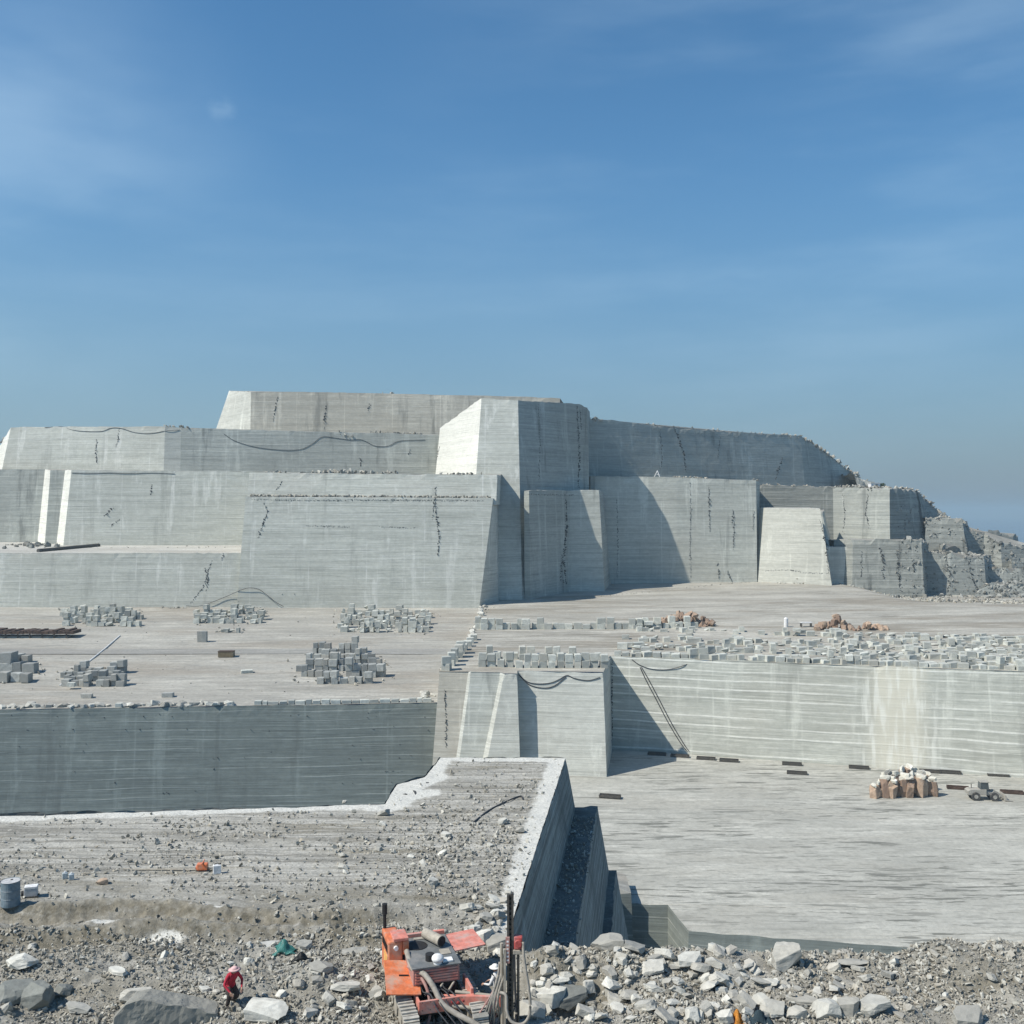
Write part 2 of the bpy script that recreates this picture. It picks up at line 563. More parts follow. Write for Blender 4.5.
# --- pit floor bench with its sunken front edge
pf_top = [(-14.5, 214, PZ), (-10, 144, PZ), (16.9, 143, PZ), (22.2, 142.4, PZ), (23.6, 133.6, PZ), (64.7, 126, PZ), (150, 112, PZ)]
pf_base = [(-15.5, 214, -82), (-11, 142, -82), (16.9, 141, -82), (21.9, 140.4, -82), (22.6, 131.6, -82), (64.4, 123.6, -82), (150, 109.6, -82)]
cliff('pit_bench', pf_base, pf_top, [M['wall_low'], M['floor_pit']], back=[(260, 130, PZ), (260, 260, PZ), (-14, 260, PZ), (-14, 217, PZ)], amp=.12)
cliff('rock_bench', [(8, 150, -82), (8, 116, -82), (11.6, 116, -82), (13.9, 141, -82), (14.2, 140, -82), (17.6, 139.5, -82), (17.8, 150, -82)],
      [(9, 149, -53), (9, 118, -46), (11.4, 118, -45.6), (13.6, 142, -53), (14.0, 141.6, -54), (16.9, 141.6, -54), (17, 149, -54)],
      [M['wall_low'], M['top']], back=[], amp=.3)

# --- right terrace and the pit wall below it
zt = lambda x, y: float(zR(x, y))
Rt = [(-9, 480), (-9.7, 361), (-11.6, 265), (-15.9, 222), (-15.8, 218.3), (-9.5, 218.0), (-8.9, 217.3), (-2.4, 217.1), (-1.7, 215.9), (1.1, 215.8), (1.2, 219.4), (19.8, 217.6), (23.4, 238.6), (108.6, 213.4), (175, 193.5)]
Rb = [(-11, 480, -56), (-11.7, 361, -56), (-13.6, 265, -56), (-17.5, 222, -56), (-17.2, 214.2, -56), (-12.4, 213.5, -56), (-11.6, 212.6, -56), (-7.0, 212.4, -56), (-5.9, 210.6, -56), (1.8, 210.3, -56), (1.9, 213.9, -56), (20.0, 211.2, -56), (23.7, 236.2, -56), (107.8, 210.6, -56), (174, 190.7, -56)]
Rt3 = [(x, y, zt(x, y)) for x, y in Rt]
cliff('terrace_wall', Rb, Rt3, [M['wall_pit'], M['floor_right'], M['wall_fresh'], M['wall_low'], M['wall_pale'], M['ledge'], M['wall_brown'], M['wall_mid']],
      seg=[5, 2, 2, 5, 6, 4, 7, 4, 4, 4, 4, 4, 0, 0], amp=.28, back=None)


def interp_edge(pts):
    ys = [p[1] for p in pts]
    xs = [p[0] for p in pts]
    return lambda y: float(np.interp(y, ys, xs))


left_e = interp_edge([(-15.8, 218.3), (-11.6, 265), (-9.7, 361), (-9, 480)])


def r_span(y):
    x0 = left_e(y)
    if y < 217.6:
        x0 = 108.6 - (y - 213.4) * 85.2 / 25.2
    elif y < 238.6:
        x0 = -8.9
    return x0, 230


# terrace surface: the part behind the block front, then the wide field behind the pit wall
def tri_floor(name, poly, mat, zf, step=5.0, amp=.1, seed=2, off=0.0):
    bm = bmesh.new()
    vs = [bm.verts.new((x, y, 0)) for x, y in poly]
    f = bm.faces.new(vs)
    xs = [p[0] for p in poly]
    ys = [p[1] for p in poly]
    for ax, lo, hi in ((0, min(xs), max(xs)), (1, min(ys), max(ys))):
        v = math.floor(lo / step) * step + step
        while v < hi:
            co = [0, 0, 0]
            no = [0, 0, 0]
            co[ax] = v
            no[ax] = 1
            bmesh.ops.bisect_plane(bm, geom=bm.verts[:] + bm.edges[:] + bm.faces[:], plane_co=co, plane_no=no)
            v += step
    for v in bm.verts:
        v.co.z = float(zf(v.co.x, v.co.y)) + off + amp * float(fbm(v.co.x * .07, v.co.y * .1, 0, seed, 2))
    me = bpy.data.meshes.new(name)
    bm.to_mesh(me)
    bm.free()
    me.materials.append(mat)
    return struct(link(name, me))


tri_floor('right_terrace', [(-9.2, 480), (-9.9, 361), (-11.7, 265), (-16, 222), (-15.9, 218.2), (-9.5, 217.9), (-8.9, 217.2), (-2.4, 217.0), (-1.7, 215.8), (1.1, 215.7), (1.2, 219.3), (19.9, 217.5), (23.5, 238.5), (108.6, 213.3), (230, 177), (230, 480)], M['floor_right'], zR, off=.02)

# --- left terrace and the wall below it
cliff('left_terrace_wall', [(-230, 205.5, -82), (-111.5, 212.6, -82), (-16.4, 218.2, -82), (-15.9, 224, -82)],
      [(-230, 209, zL(209)), (-111, 216.7, zL(216.7)), (-16.5, 222.4, zL(222.4)), (-15.9, 228, zL(228))],
      [M['wall_low'], M['floor_left'], M['wall_brown']], seg=[0, 0, 2], amp=.25, back=None)
tri_floor('left_terrace', [(-230, 209.1), (-111, 216.8), (-16.6, 222.5), (-16, 226), (-11, 265), (-8.5, 361), (-8.5, 400), (-260, 400)], M['floor_left'], lambda x, y: zL(y), amp=.12, off=.02)
tri_floor('haul_track', [(-230, 270.5), (-60, 271.5), (-12.6, 271), (-12.2, 278), (-90, 277.5), (-230, 279)], floor_mat('track floor', (.36, .355, .34), (.29, .285, .275), (.29, .27, .25)), lambda x, y: zL(y), amp=.0, off=.16, seed=2)

# --- lower left wall with its ledge
cliff('rock_bench', [(-330, 345, -34), (-94, 345, -34), (-60, 345, -34)], [(-330, 347.4, -14.3), (-94, 347.4, -14.3), (-60, 347.4, -14.3)], [M['wall_main'], M['ledge']],
      back=[(-60, 420, -11.3), (-330, 420, -11.3)], amp=.25)
# second wall with two fresh buttress faces
cliff('rock_bench', [G(-170, 402, -14), G(37, 400, -14), G(44.5, 391, -14), G(56, 391, -14), G(63, 383, -14), G(300, 383, -14)],
      [W(-170, 469, 405), W(45, 469.5, 403.5), W(50.5, 470, 394), W(65, 470, 394), W(71.5, 470, 386), W(300, 472, 386)],
      [M['wall_dark'], M['top'], M['wall_fresh'], M['wall_main']], seg=[0, 2, 0, 2, 3], back=[(-80, 440, 16.5), (-330, 440, 16.5)], amp=.25)
# third wall
cliff('rock_bench', [G(-14, 440, 8), G(-3, 424, 8), G(163, 412, 8), G(180, 413, 8), G(436, 426, 8), G(490, 430, 8)],
      [W(-4, 452, 444), W(11, 427, 428), W(165, 426.5, 415.5), W(181, 428, 416.5), W(434, 434.5, 429.5), W(490, 436, 433)],
      [M['wall_main'], M['top'], M['wall_fresh'], M['wall_dark'], M['wall_pale']], seg=[2, 0, 4, 3, 3], back=[(-20, 480, 33), (-230, 480, 33)], amp=.3)
# topmost wall
cliff('rock_bench', [G(206, 486, 26), G(250, 455, 26), G(365, 456, 26), G(560, 460, 26)],
      [W(229, 391, 489), W(251, 391.5, 458), W(365, 393, 459), W(560, 398, 463)],
      [M['wall_brown'], M['top'], M['wall_pale']], seg=[2, 0, 0], back=[(30, 520, 52), (-130, 520, 52)], amp=.35)

# --- main wall: lower face, rough ledge, upper face
cliff('rock_bench', [(-92, 420, -33), G(236.5, 344, -33.5), G(479, 344, -33.5), G(498.5, 358, -33.5), G(500, 372, -33.5)],
      [(-90, 420, 5.2), W(245.5, 497, 347.5), W(493.2, 498, 347.5), W(495, 499, 353), W(498, 499, 372)],
      [M['wall_main'], M['ledge'], M['wall_pale']], seg=[0, 0, 2, 0], back=[], amp=.28)
cliff('rock_bench', [(-90, 420, 0), W(246.5, 505, 348.8), W(496, 505, 348.8), W(500, 505, 372)],
      [(-89, 420, 13.7), W(249.5, 473, 351.5), W(497.5, 475, 351.5), W(501, 475, 372)],
      [M['wall_main'], M['top']], back=[(0, 430, 13.4), (-85, 430, 13.6)], amp=.4)

# --- the tall promontory in the middle
cliff('promontory', [(-37, 430, -33), G(424, 415, -33), (-16.2, 362.5, -33), (3.7, 362.3, -33), (30.5, 407, -33), (33.2, 414, -33), (34, 450, -33)],
      [(-30, 440, 35), W(440, 428, 415), W(481.5, 398, 385), W(518, 400.5, 385), W(579, 404, 409), W(587, 408, 414), W(590, 412, 450)],
      [M['wall_main'], M['top'], M['wall_fresh'], M['wall_dark']], seg=[2, 2, 0, 3, 3, 3], back=[], amp=.22, step=2.0)
# block leaning against its right side
cliff('rock_bench', [(4.6, 364.2, -33), (6.8, 363.2, -33), (22.2, 391.6, -33), (36.4, 391.6, -33), (42.2, 424, -33)],
      [(4.4, 366.6, 8.0), (6.2, 365.6, 8.0), W(567, 490.5, 394), W(599, 490, 394), (38.6, 424, 8.8)],
      [M['wall_dark'], M['ledge'], M['wall_mid'], M['wall_pale']], seg=[0, 0, 2, 0], back=[(28, 424, 8.8)], amp=.25)
# long back wall of the right terrace
cliff('rock_bench', [(33, 423, -33), (70, 422.6, -33), (104, 424, -33), (108, 440, -33)],
      [(33.5, 427, 15.3), (70, 426.6, 14.8), W(756, 480.5, 428), W(760, 482, 444)],
      [M['wall_mid'], M['top']], back=[(108, 470, 13.5), (33, 450, 15)], amp=.3)
# bright block and its steps
cliff('rock_bench', [(103.4, 430, -34), G(757, 424, -34), G(833.5, 404, -34), (139, 426, -34)],
      [(107, 432, 1.8), W(765, 508, 427.5), W(820, 508.5, 408), (127.5, 428, 1.8)],
      [M['wall_pale'], M['ledge']], back=[], amp=.22)
cliff('rock_bench', [(120, 427, -34), (138, 421, -34), (145, 440, -34)], [(118, 431, .5), W(822, 512, 426), (138, 442, .5)], [M['wall_main'], M['top']], back=[(118, 442, .5)], amp=.9, freq=.15)
cliff('rock_bench', [(126, 412, -34), (142.2, 410, -34), (147, 440, -34)], [(126, 415, -14.6), W(851, 547, 412), (144, 440, -14.6)], [M['wall_pale'], M['ledge']], back=[(126, 440, -14.6)], amp=.3)
# dark upper wall on the right
cliff('rock_bench', [G(586, 439, 4), G(621, 447, 4), G(662, 457, 4), G(703, 468, 4), G(806, 497, 4), G(840, 516, 4), G(872, 536, 4)],
      [W(586, 418, 443), W(620, 421, 451), W(660, 427, 461), W(700, 430.5, 472), W(801, 436, 501), W(833, 458, 520), W(866, 484, 540)],
      [M['wall_dark'], M['top']], back=[(210, 580, 15), (130, 580, 34), (30, 560, 42)], amp=.5)
# stepped masses at the right end
cliff('rock_bench', [G(752, 452, -34), G(834, 446, -34), G(890.5, 424, -34), G(944, 438, -34), G(990, 470, -34)],
      [W(754, 485.5, 455), W(833, 487, 449), W(889.5, 488.5, 426), W(917, 491, 440), W(942, 517, 470)],
      [M['wall_old'], M['top'], M['wall_dark']], seg=[0, 2, 0, 0], back=[(190, 520, 4), (110, 520, 11)], amp=.8)
cliff('rock_bench', [G(832, 416, -36), G(852, 406, -36), G(925, 402, -36), G(934, 425, -36)],
      [W(834, 540, 419), W(853, 539, 410), W(921.5, 541, 405), W(926, 541, 428)],
      [M['wall_old'], M['top'], M['wall_old']], seg=[0, 2, 2], back=[(178, 450, -12), (136, 450, -12)], amp=1.1)
cliff('rock_bench', [G(915, 412, -36), G(950, 408, -36), G(987, 408, -36), G(1006, 430, -36)],
      [W(918, 553, 415), W(950, 555, 412), W(984, 557, 412), W(990, 557, 434)],
      [M['wall_old'], M['top'], M['wall_old']], seg=[2, 0, 0], back=[(206, 470, -18), (164, 470, -18)], amp=1.3)
cliff('rock_bench', [G(922, 432, -36), G(975, 428, -36), G(1010, 440, -36)],
      [W(926, 519, 436), W(962, 520, 432), W(966, 522, 460)],
      [M['wall_old'], M['top']], back=[(205, 500, -6), (176, 500, -4)], amp=1.4)
cliff('rock_bench', [G(975, 416, -40), G(1060, 412, -40), G(1120, 430, -40)],
      [W(978, 569, 419), W(1050, 572, 415), W(1080, 574, 434)],
      [M['wall_old'], M['top']], back=[(250, 480, -27), (190, 480, -25)], amp=1.3)
cliff('rock_bench', [G(955, 402, -40), G(1060, 400, -40), G(1120, 415, -40)],
      [W(988, 584, 406), W(1060, 585, 404), W(1080, 585, 419)],
      [M['wall_old'], M['top']], back=[(250, 430, -30), (190, 430, -30)], amp=1.2)


cliff('rock_bench', [G(922, 446, -40), G(945, 444, -40), G(958, 436, -40), G(985, 437, -40), G(1003, 431, -40), G(1030, 433, -40), G(1062, 428, -40), G(1090, 440, -40)],
      [W(924, 519, 449), W(944, 521, 447), W(957, 530, 440), W(984, 533, 441), W(1001, 543, 435), W(1028, 548, 437), W(1060, 556, 432), W(1080, 560, 444)],
      [M['wall_old'], M['top']], back=[(260, 500, -22), (186, 500, -5)], amp=1.5, step=1.8)
for k_, (pa, pb, pt, yy) in enumerate(((985, 1016, 531, 452), (1002, 1040, 546, 444), (1010, 1060, 559, 424), (940, 962, 545, 424), (1000, 1050, 592, 398))):
    cliff('rock_bench', [G(pa - 3, yy + 8, -40), G(pa, yy, -40), G(pb, yy + 3, -40), G(pb + 6, yy + 14, -40)],
          [W(pa - 1, pt + 2, yy + 10), W(pa + 2, pt, yy + 3), W(pb - 3, pt + 3, yy + 6), W(pb + 2, pt + 6, yy + 16)],
          [M['wall_old'], M['top']], back=[], amp=1.3, step=1.6)

# ragged hillside behind the right end
def hill():
    nx, ny = 120, 50
    xs = np.linspace(172, 380, nx)
    ys = np.linspace(485, 610, ny)
    X, Y = np.meshgrid(xs, ys)
    line = np.interp(X[:] * 1000 / 500 + 512, [800, 866, 905, 945, 1000, 1040, 1120, 1250], [440, 478, 488, 512, 540, 551, 580, 640])
    top = (512 - line) * .50 - .6
    Z = top - 40 * (1 - sst(480, 504, Y)) + 1.4 * fbm(X * .12, Y * .12, 0, 5) + .9 * vn(X * .7, Y * .7, 0, 9)
    V = np.stack([X, Y, Z], -1).reshape(-1, 3)
    i = np.arange(ny - 1)[:, None] * nx + np.arange(nx - 1)[None, :]
    q = np.stack([i, i + 1, i + nx + 1, i + nx], -1).reshape(-1, 4)
    struct(link('hillside', np_mesh('hillside', V, [q], [M['wall_old']])))


hill()

# ------------------------------------------------------------------ the near plateau and its rubble
E0, E1 = np.array([-.05, 38.3]), np.array([3.45, 64.5])


def edgeX(y):
    return E0[0] + (np.asarray(y, float) - E0[1]) * (E1[0] - E0[0]) / (E1[1] - E0[1])


def crest(x):
    return 36.6 + .4 * vn(np.asarray(x) * .35, 3.3, 0, 4) + .35 * vn(np.asarray(x) * 1.3, 1.3, 0, 6)


MOUNDS = [(16.6, 35.8, .62, 2.6, 1.4), (9.8, 35.2, .05, 2.0, 1.2), (2.6, 35.8, .32, 1.6, 1.0), (-7.2, 34.7, .55, 2.4, 1.1), (1.15, 35.5, .75, .95, .75), (6.3, 36.0, .3, 2.4, 1.0),
          (-13.5, 35.0, .2, 3, 1.0), (-18, 33.0, .5, 1.6, .8), (2.2, 34.0, -.8, 1.3, .8), (6, 33.0, .35, 2.5, 1.0), (12.5, 33, .25, 2.5, .9), (3.9, 35.3, .45, .7, .6), (5.3, 34.2, .4, .9, .7), (7.6, 35.3, .3, .9, .6), (9.4, 33.6, .3, .9, .6), (-9.6, 34.2, .35, 1.2, .7), (-5.2, 35.8, .3, .8, .6), (-2.3, 33.8, -.2, 2.2, 1.6)]


def hgt(x, y, fine=True):
    x = np.asarray(x, float)
    y = np.asarray(y, float)
    z = -15.85 - .75 * sst(39.5, 33.0, y) - .15 * sst(33, 28, y)
    for mx, my, a, sx, sy in MOUNDS:
        z = z + a * np.exp(-((x - mx) / sx) ** 2 - ((y - my) / sy) ** 2)
    near = sst(41.5, 38.5, y)
    z = z + near * (.10 * fbm(x * .7, y * .7, 0, 31, 3) + .06 * fbm(x * 3, y * 3, 0, 37, 2))
    # wheel ruts that wander across the plateau on the left
    c1, c2 = ruts(x)
    left = sst(-1.5, -5, x)
    for c, a in ((c1, .30), (c2, .26)):
        d = y - c
        z = z + left * a * (np.exp(-(d / .35) ** 2) - .8 * np.exp(-((d + .75) / .4) ** 2) + .08 * np.exp(-((d + .3) / .5) ** 2) * np.sin(2 * np.pi * (x + .5 * y) / .52))
    if fine:
        z = z + .035 * fbm(x * 1.1, y * 1.6, 0, 41, 3) * (1 - near) + .02 * vn(x * .1, y * 2.2, 0, 3) * sst(41, 44, y)
    return z


def hF(x, y):
    z = hgt(x, y)
    right = np.asarray(x) > edgeX(np.maximum(y, 38.3)) - .02
    cr = np.where(right, np.minimum(crest(x), 60), 60)
    over = np.maximum(np.asarray(y) - cr, 0)
    return z - np.where(right, 1.1 * over + .25 * np.minimum(over, 1) ** 2, 0)


EDGE = [((-.0, 37.6), (3.42, 64.45), 1.0, 1.15), ((3.4, 64.4), (-4.6, 64.6), 1.0, 1.1), ((-4.6, 64.6), (-5.2, 59.8), 1.0, 1.1),
        ((-5.2, 59.8), (-6.7, 58.2), 1.5, 1.9), ((-6.7, 58.2), (-6.9, 54.3), 1.9, 1.6), ((-4.6, 56.5), (-6.9, 54.3), .8, .6), ((-6.9, 54.25), (-26.6, 51.95), .85, .95), ((-26.6, 51.95), (-60, 49.5), .95, .8)]


def dustiness(X, Y):
    best = np.full(X.shape, -1e3)
    for a, b, w0, w1 in EDGE:
        a, b = np.array(a), np.array(b)
        d = b - a
        t = np.clip(((X - a[0]) * d[0] + (Y - a[1]) * d[1]) / (d @ d), 0, 1)
        D = np.hypot(X - a[0] - d[0] * t, Y - a[1] - d[1] * t)
        best = np.maximum(best, (w0 + (w1 - w0) * t) - D)
    for px, py, r in ((-16.0, 39.05, .34), (-13.2, 37.75, .42), (-11.6, 39.5, .14)):
        best = np.maximum(best, .8 - np.hypot((X - px) / 2.2, Y - py) / r * .8)
    return best


def ruts(x):
    return (39.6 + .5 * np.sin(x * .35 + 1) + .25 * vn(x * .5, 0, 0, 8), 38.1 + .4 * np.sin(x * .4) + .2 * vn(x * .5, 4, 0, 8))


def soil(X, Y):
    c1, c2 = ruts(X)
    left = sst(-2.5, -6, X)
    g = left * np.maximum(np.exp(-((Y - c1 + .35) / .42) ** 2), np.exp(-((Y - c2 + .3) / .40) ** 2))
    g = np.maximum(g, np.exp(-((X + 2.8) / 2.2) ** 4 - ((Y - 40.9 + .05 * X) / .28) ** 2))
    for mx, my, rx, ry, a in ((16.5, 35.2, 2.4, .9, .7), (1.0, 35.2, .8, .7, .9), (3.0, 34.6, .9, .5, .8), (-4, 37.6, 1.5, .7, .5), (20, 34.6, 2, .8, .5)):
        g = np.maximum(g, a * np.exp(-((X - mx) / rx) ** 2 - ((Y - my) / ry) ** 2))
    return g


def grid(name, X, Y, Z, mats, dust=False):
    ny, nx = X.shape
    V = np.stack([X, Y, Z], -1).reshape(-1, 3)
    i = np.arange(ny - 1)[:, None] * nx + np.arange(nx - 1)[None, :]
    q = np.stack([i, i + 1, i + nx + 1, i + nx], -1).reshape(-1, 4)
    me = np_mesh(name, V, [q], mats, smooth=True)
    if dust:
        at = me.attributes.new('dust', 'FLOAT', 'POINT')
        at.data.foreach_set('value', dustiness(X, Y).ravel().astype(np.float32))
        at = me.attributes.new('soil', 'FLOAT', 'POINT')
        at.data.foreach_set('value', soil(X, Y).ravel().astype(np.float32))
    return struct(link(name, me))


X, Y = np.meshgrid(np.concatenate([np.linspace(-60, -23, 40), np.linspace(-22.9, 23, 460), np.linspace(23.2, 60, 40)]), np.concatenate([np.linspace(4, 28, 30), np.linspace(28.1, 48, 210)]))
Z = hF(X, Y)
Z = np.where((X < edgeX(Y)) & (Y > 39.2), Z - .35 * np.minimum(Y - 39.2, 1.0), Z)
grid('rubble_ground', X, Y, Z, [M['gravel']], True)
s, t = np.meshgrid(np.concatenate([np.linspace(0, .55, 60), np.linspace(.555, 1, 330)]), np.linspace(0, 1, 130))
yf = np.interp(-60 + s * 62, [-60, -26.6, -6.9, -4.4, 2.3], [49.5, 52.0, 54.3, 54.8, 55.6])
Y = 39.0 + (yf - 39.0) * t
X = -60 + (edgeX(Y) + 60) * s
grid('plateau', X, Y, hgt(X, Y) + np.where(Y < 39.3, -.01, 0), [M['gravel']], True)
s, t = np.meshgrid(np.linspace(0, 1, 80), np.linspace(0, 1, 90))
Y = 54.2 + (64.5 - 54.2) * t
xl = np.interp(Y, [54.2, 58.2, 59.8, 64.6], [-6.9, -6.7, -5.2, -4.6])
X = xl + (edgeX(Y) - xl) * s
grid('plateau_tongue', X, Y, hgt(X, Y) - .015, [M['gravel']], True)


def off_path(o):
    d = np.array([E1[0] - E0[0], E1[1] - E0[1]])
    d = d / np.linalg.norm(d)
    nrm = np.array([d[1], -d[0]])
    e0 = E0 + nrm * o - d * 14
    e0b = E0 + nrm * o
    e1 = E1 + nrm * o + d * o * .5
    return [(-60, 49.5 + o), (-6.95 - o * .6, 54.3 + o), (-6.75 - o, 58.3 + o * .6), (-5.25 - o, 59.9 + o * .6), (-4.65 - o, 64.55 + o * .5), tuple(e1), tuple(e0b), tuple(e0)]


def tier(o0, o1, z0, z1, mat, capz=None, back=None):
    tp = [(x, y, z0) for x, y in off_path(o0)]
    bp = [(x, y, z1) for x, y in off_path(o1)]
    return cliff('plateau_wall', bp, tp, [mat, M['ledge'], M['dust']], step=.5, amp=.10, freq=1.1, capz=capz, back=back)


tier(.02, .62, -15.85, -19.25, M['wall_near'], capz=lambda x, y: hgt(x, y) - .01)
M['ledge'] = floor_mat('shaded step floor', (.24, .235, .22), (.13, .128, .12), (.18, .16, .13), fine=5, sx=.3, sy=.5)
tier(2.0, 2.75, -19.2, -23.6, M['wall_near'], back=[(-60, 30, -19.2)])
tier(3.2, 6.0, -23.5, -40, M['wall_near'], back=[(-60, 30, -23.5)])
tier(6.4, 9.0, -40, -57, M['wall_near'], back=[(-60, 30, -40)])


#CONT
# ------------------------------------------------------------------ finding points on what is built
bpy.context.view_layer.update()
DG = bpy.context.evaluated_depsgraph_get()


def hit(px, py, org=(0, 0, 0)):
    d = Vector(((px - CX) / F, 1, (HY - py) / F)).normalized()
    ok, loc, nor, idx, ob, mt = S.ray_cast(DG, Vector(org), d)
    if not ok:
        return None, None
    if nor.dot(d) > 0:
        nor = -nor
    return loc, nor


def drop(x, y, z=200.0):
    ok, loc, nor, idx, ob, mt = S.ray_cast(DG, Vector((x, y, z)), Vector((0, 0, -1)))
    return loc.z if ok else None


PEND = []          # objects are linked after all ray casts are done with the bare rock


# ------------------------------------------------------------------ stone shapes
def hull(seed, n=16, flat=(1, .8, .6)):
    rr = random.Random(seed)
    bm = bmesh.new()
    for i in range(n):
        v = Vector((rr.gauss(0, 1), rr.gauss(0, 1), rr.gauss(0, 1))).normalized() * rr.uniform(.72, 1.0)
        bm.verts.new((v.x * flat[0] * .5, v.y * flat[1] * .5, v.z * flat[2] * .5))
    bmesh.ops.convex_hull(bm, input=bm.verts[:])
    bmesh.ops.delete(bm, geom=[v for v in bm.verts if not v.link_faces], context='VERTS')
    bmesh.ops.triangulate(bm, faces=bm.faces[:])
    bmesh.ops.recalc_face_normals(bm, faces=bm.faces[:])
    bm.verts.index_update()
    V = np.array([v.co[:] for v in bm.verts])
    T = np.array([[v.index for v in f.verts] for f in bm.faces])
    bm.free()
    return V, T


HULLS = [hull(100 + i, 11 + i % 6, ((1, .85, .65), (1, .7, .45), (1, .9, .8), (1, .6, .5))[i % 4]) for i in range(16)]
SMALL = [hull(300 + i, 8, ((1, .85, .65), (1, .7, .5), (1, .9, .75))[i % 3]) for i in range(10)]


def rough_hull(seed, flat):
    """a larger boulder: a cube cut by random planes, faces roughened"""
    rr = random.Random(seed)
    bm = bmesh.new()
    bmesh.ops.create_cube(bm, size=1.0)
    for _ in range(9):
        n = Vector((rr.gauss(0, 1), rr.gauss(0, 1), rr.gauss(0, .8))).normalized()
        d = rr.uniform(.36, .56)
        r = bmesh.ops.bisect_plane(bm, geom=bm.verts[:] + bm.edges[:] + bm.faces[:], plane_co=n * d, plane_no=n, clear_outer=True)
        es = [e for e in r['geom_cut'] if isinstance(e, bmesh.types.BMEdge)]
        if es:
            bmesh.ops.contextual_create(bm, geom=es)
    bmesh.ops.bevel(bm, geom=bm.edges[:], offset=.014, segments=1, affect='EDGES')
    bmesh.ops.triangulate(bm, faces=bm.faces[:])
    for _ in range(2):
        bmesh.ops.subdivide_edges(bm, edges=[e for e in bm.edges if e.calc_length() > .13], cuts=1)
        bmesh.ops.triangulate(bm, faces=bm.faces[:])
    for v in bm.verts:
        q = v.co * 4 + Vector((seed * 3.7, 0, 0))
        v.co += v.co.normalized() * (.035 * mnoise.noise(q) + .022 * mnoise.noise(q * 3.1))
        v.co = Vector((v.co.x * flat[0], v.co.y * flat[1], v.co.z * flat[2]))
    bmesh.ops.recalc_face_normals(bm, faces=bm.faces[:])
    me = bpy.data.meshes.new('boulder')
    bm.to_mesh(me)
    bm.free()
    return me


BOULDERS = []
for i in range(14):
    me = rough_hull(500 + i, ((1, .85, .7), (1, .75, .5), (1, .9, .85), (1, .65, .4))[i % 4])
    BOULDERS.append(me)


def with_mat(me, mat):
    key = me.name + mat.name
    if key not in with_mat.d:
        m = me.copy()
        m.materials.clear()
        m.materials.append(mat)
        with_mat.d[key] = m
    return with_mat.d[key]


with_mat.d = {}


def block_mesh(seed):
    rr = random.Random(seed)
    bm = bmesh.new()
    bmesh.ops.create_cube(bm, size=1)
    for v in bm.verts:
        v.co += Vector((rr.uniform(-.05, .05), rr.uniform(-.06, .06), rr.uniform(-.06, .06)))
    bmesh.ops.bevel(bm, geom=bm.edges[:], offset=.03, segments=1, affect='EDGES')
    bmesh.ops.recalc_face_normals(bm, faces=bm.faces[:])
    me = bpy.data.meshes.new('stone_block')
    bm.to_mesh(me)
    bm.free()
    me.materials.append(M['block'])
    return me


BLOCKS = [block_mesh(i) for i in range(10)]
BV = []
for i in range(10):
    rr = random.Random(i)
    c = np.array([(x, y, z) for x in (-.5, .5) for y in (-.5, .5) for z in (-.5, .5)], float)
    c += np.array([[rr.uniform(-.06, .06) for _ in range(3)] for _ in range(8)])
    f = np.array([(0, 1, 3, 2), (4, 6, 7, 5), (0, 4, 5, 1), (2, 3, 7, 6), (0, 2, 6, 4), (1, 5, 7, 3)])
    BV.append((c, np.concatenate([f[:, [0, 1, 2]], f[:, [0, 2, 3]]])))


def rotm(rng, n, tilt=3.14):
    a = rng.uniform(0, 2 * np.pi, n)
    b = rng.uniform(-tilt, tilt, n)
    c = rng.uniform(-tilt, tilt, n)
    ca, sa, cb, sb, cc, sc = np.cos(a), np.sin(a), np.cos(b), np.sin(b), np.cos(c), np.sin(c)
    z0, o1 = np.zeros(n), np.ones(n)
    Rz = np.stack([ca, -sa, z0, sa, ca, z0, z0, z0, o1], -1).reshape(n, 3, 3)
    Rx = np.stack([o1, z0, z0, z0, cb, -sb, z0, sb, cb], -1).reshape(n, 3, 3)
    Ry = np.stack([cc, z0, sc, z0, o1, z0, -sc, z0, cc], -1).reshape(n, 3, 3)
    return Rz @ Rx @ Ry


def mass(name, P, size, variants, mat, label, cat=None, tilt=3.14, rng=RNG, rots=None):
    """many stones nobody could count, as one mesh"""
    P = np.asarray(P, float)
    size = np.asarray(size, float)
    if size.ndim == 1:
        size = np.repeat(size[:, None], 3, 1)
    n = len(P)
    which = rng.integers(0, len(variants), n)
    Rm = rotm(rng, n, tilt) if rots is None else rots
    Vs, Ts, o = [], [], 0
    for k, (v, t) in enumerate(variants):
        ii = np.where(which == k)[0]
        if not len(ii):
            continue
        sv = v[None] * size[ii][:, None, :]
        w = np.einsum('nij,nvj->nvi', Rm[ii], sv) + P[ii][:, None, :]
        Vs.append(w.reshape(-1, 3))
        Ts.append((t[None] + (np.arange(len(ii)) * len(v))[:, None, None]).reshape(-1, 3) + o)
        o += len(ii) * len(v)
    ob = link(name, np_mesh(name, np.vstack(Vs), [np.vstack(Ts)], [mat]))
    ob['kind'] = 'stuff'
    ob['label'] = label
    return ob


BLOCK_LEFT = []     # blocks that go into the one mass


def block(x, y, z, rz, sx, sy, sz, label, group, mat=None, tilt=(0, 0)):
    o = bpy.data.objects.new('stone_block', with_mat(BLOCKS[random.randrange(10)], mat or M['block']))
    COL.objects.link(o)
    o.location = (x, y, z + sz / 2)
    o.scale = (sx, sy, sz)
    o.rotation_euler = (tilt[0], tilt[1], rz)
    return tag(o, label, 'stone block', group)


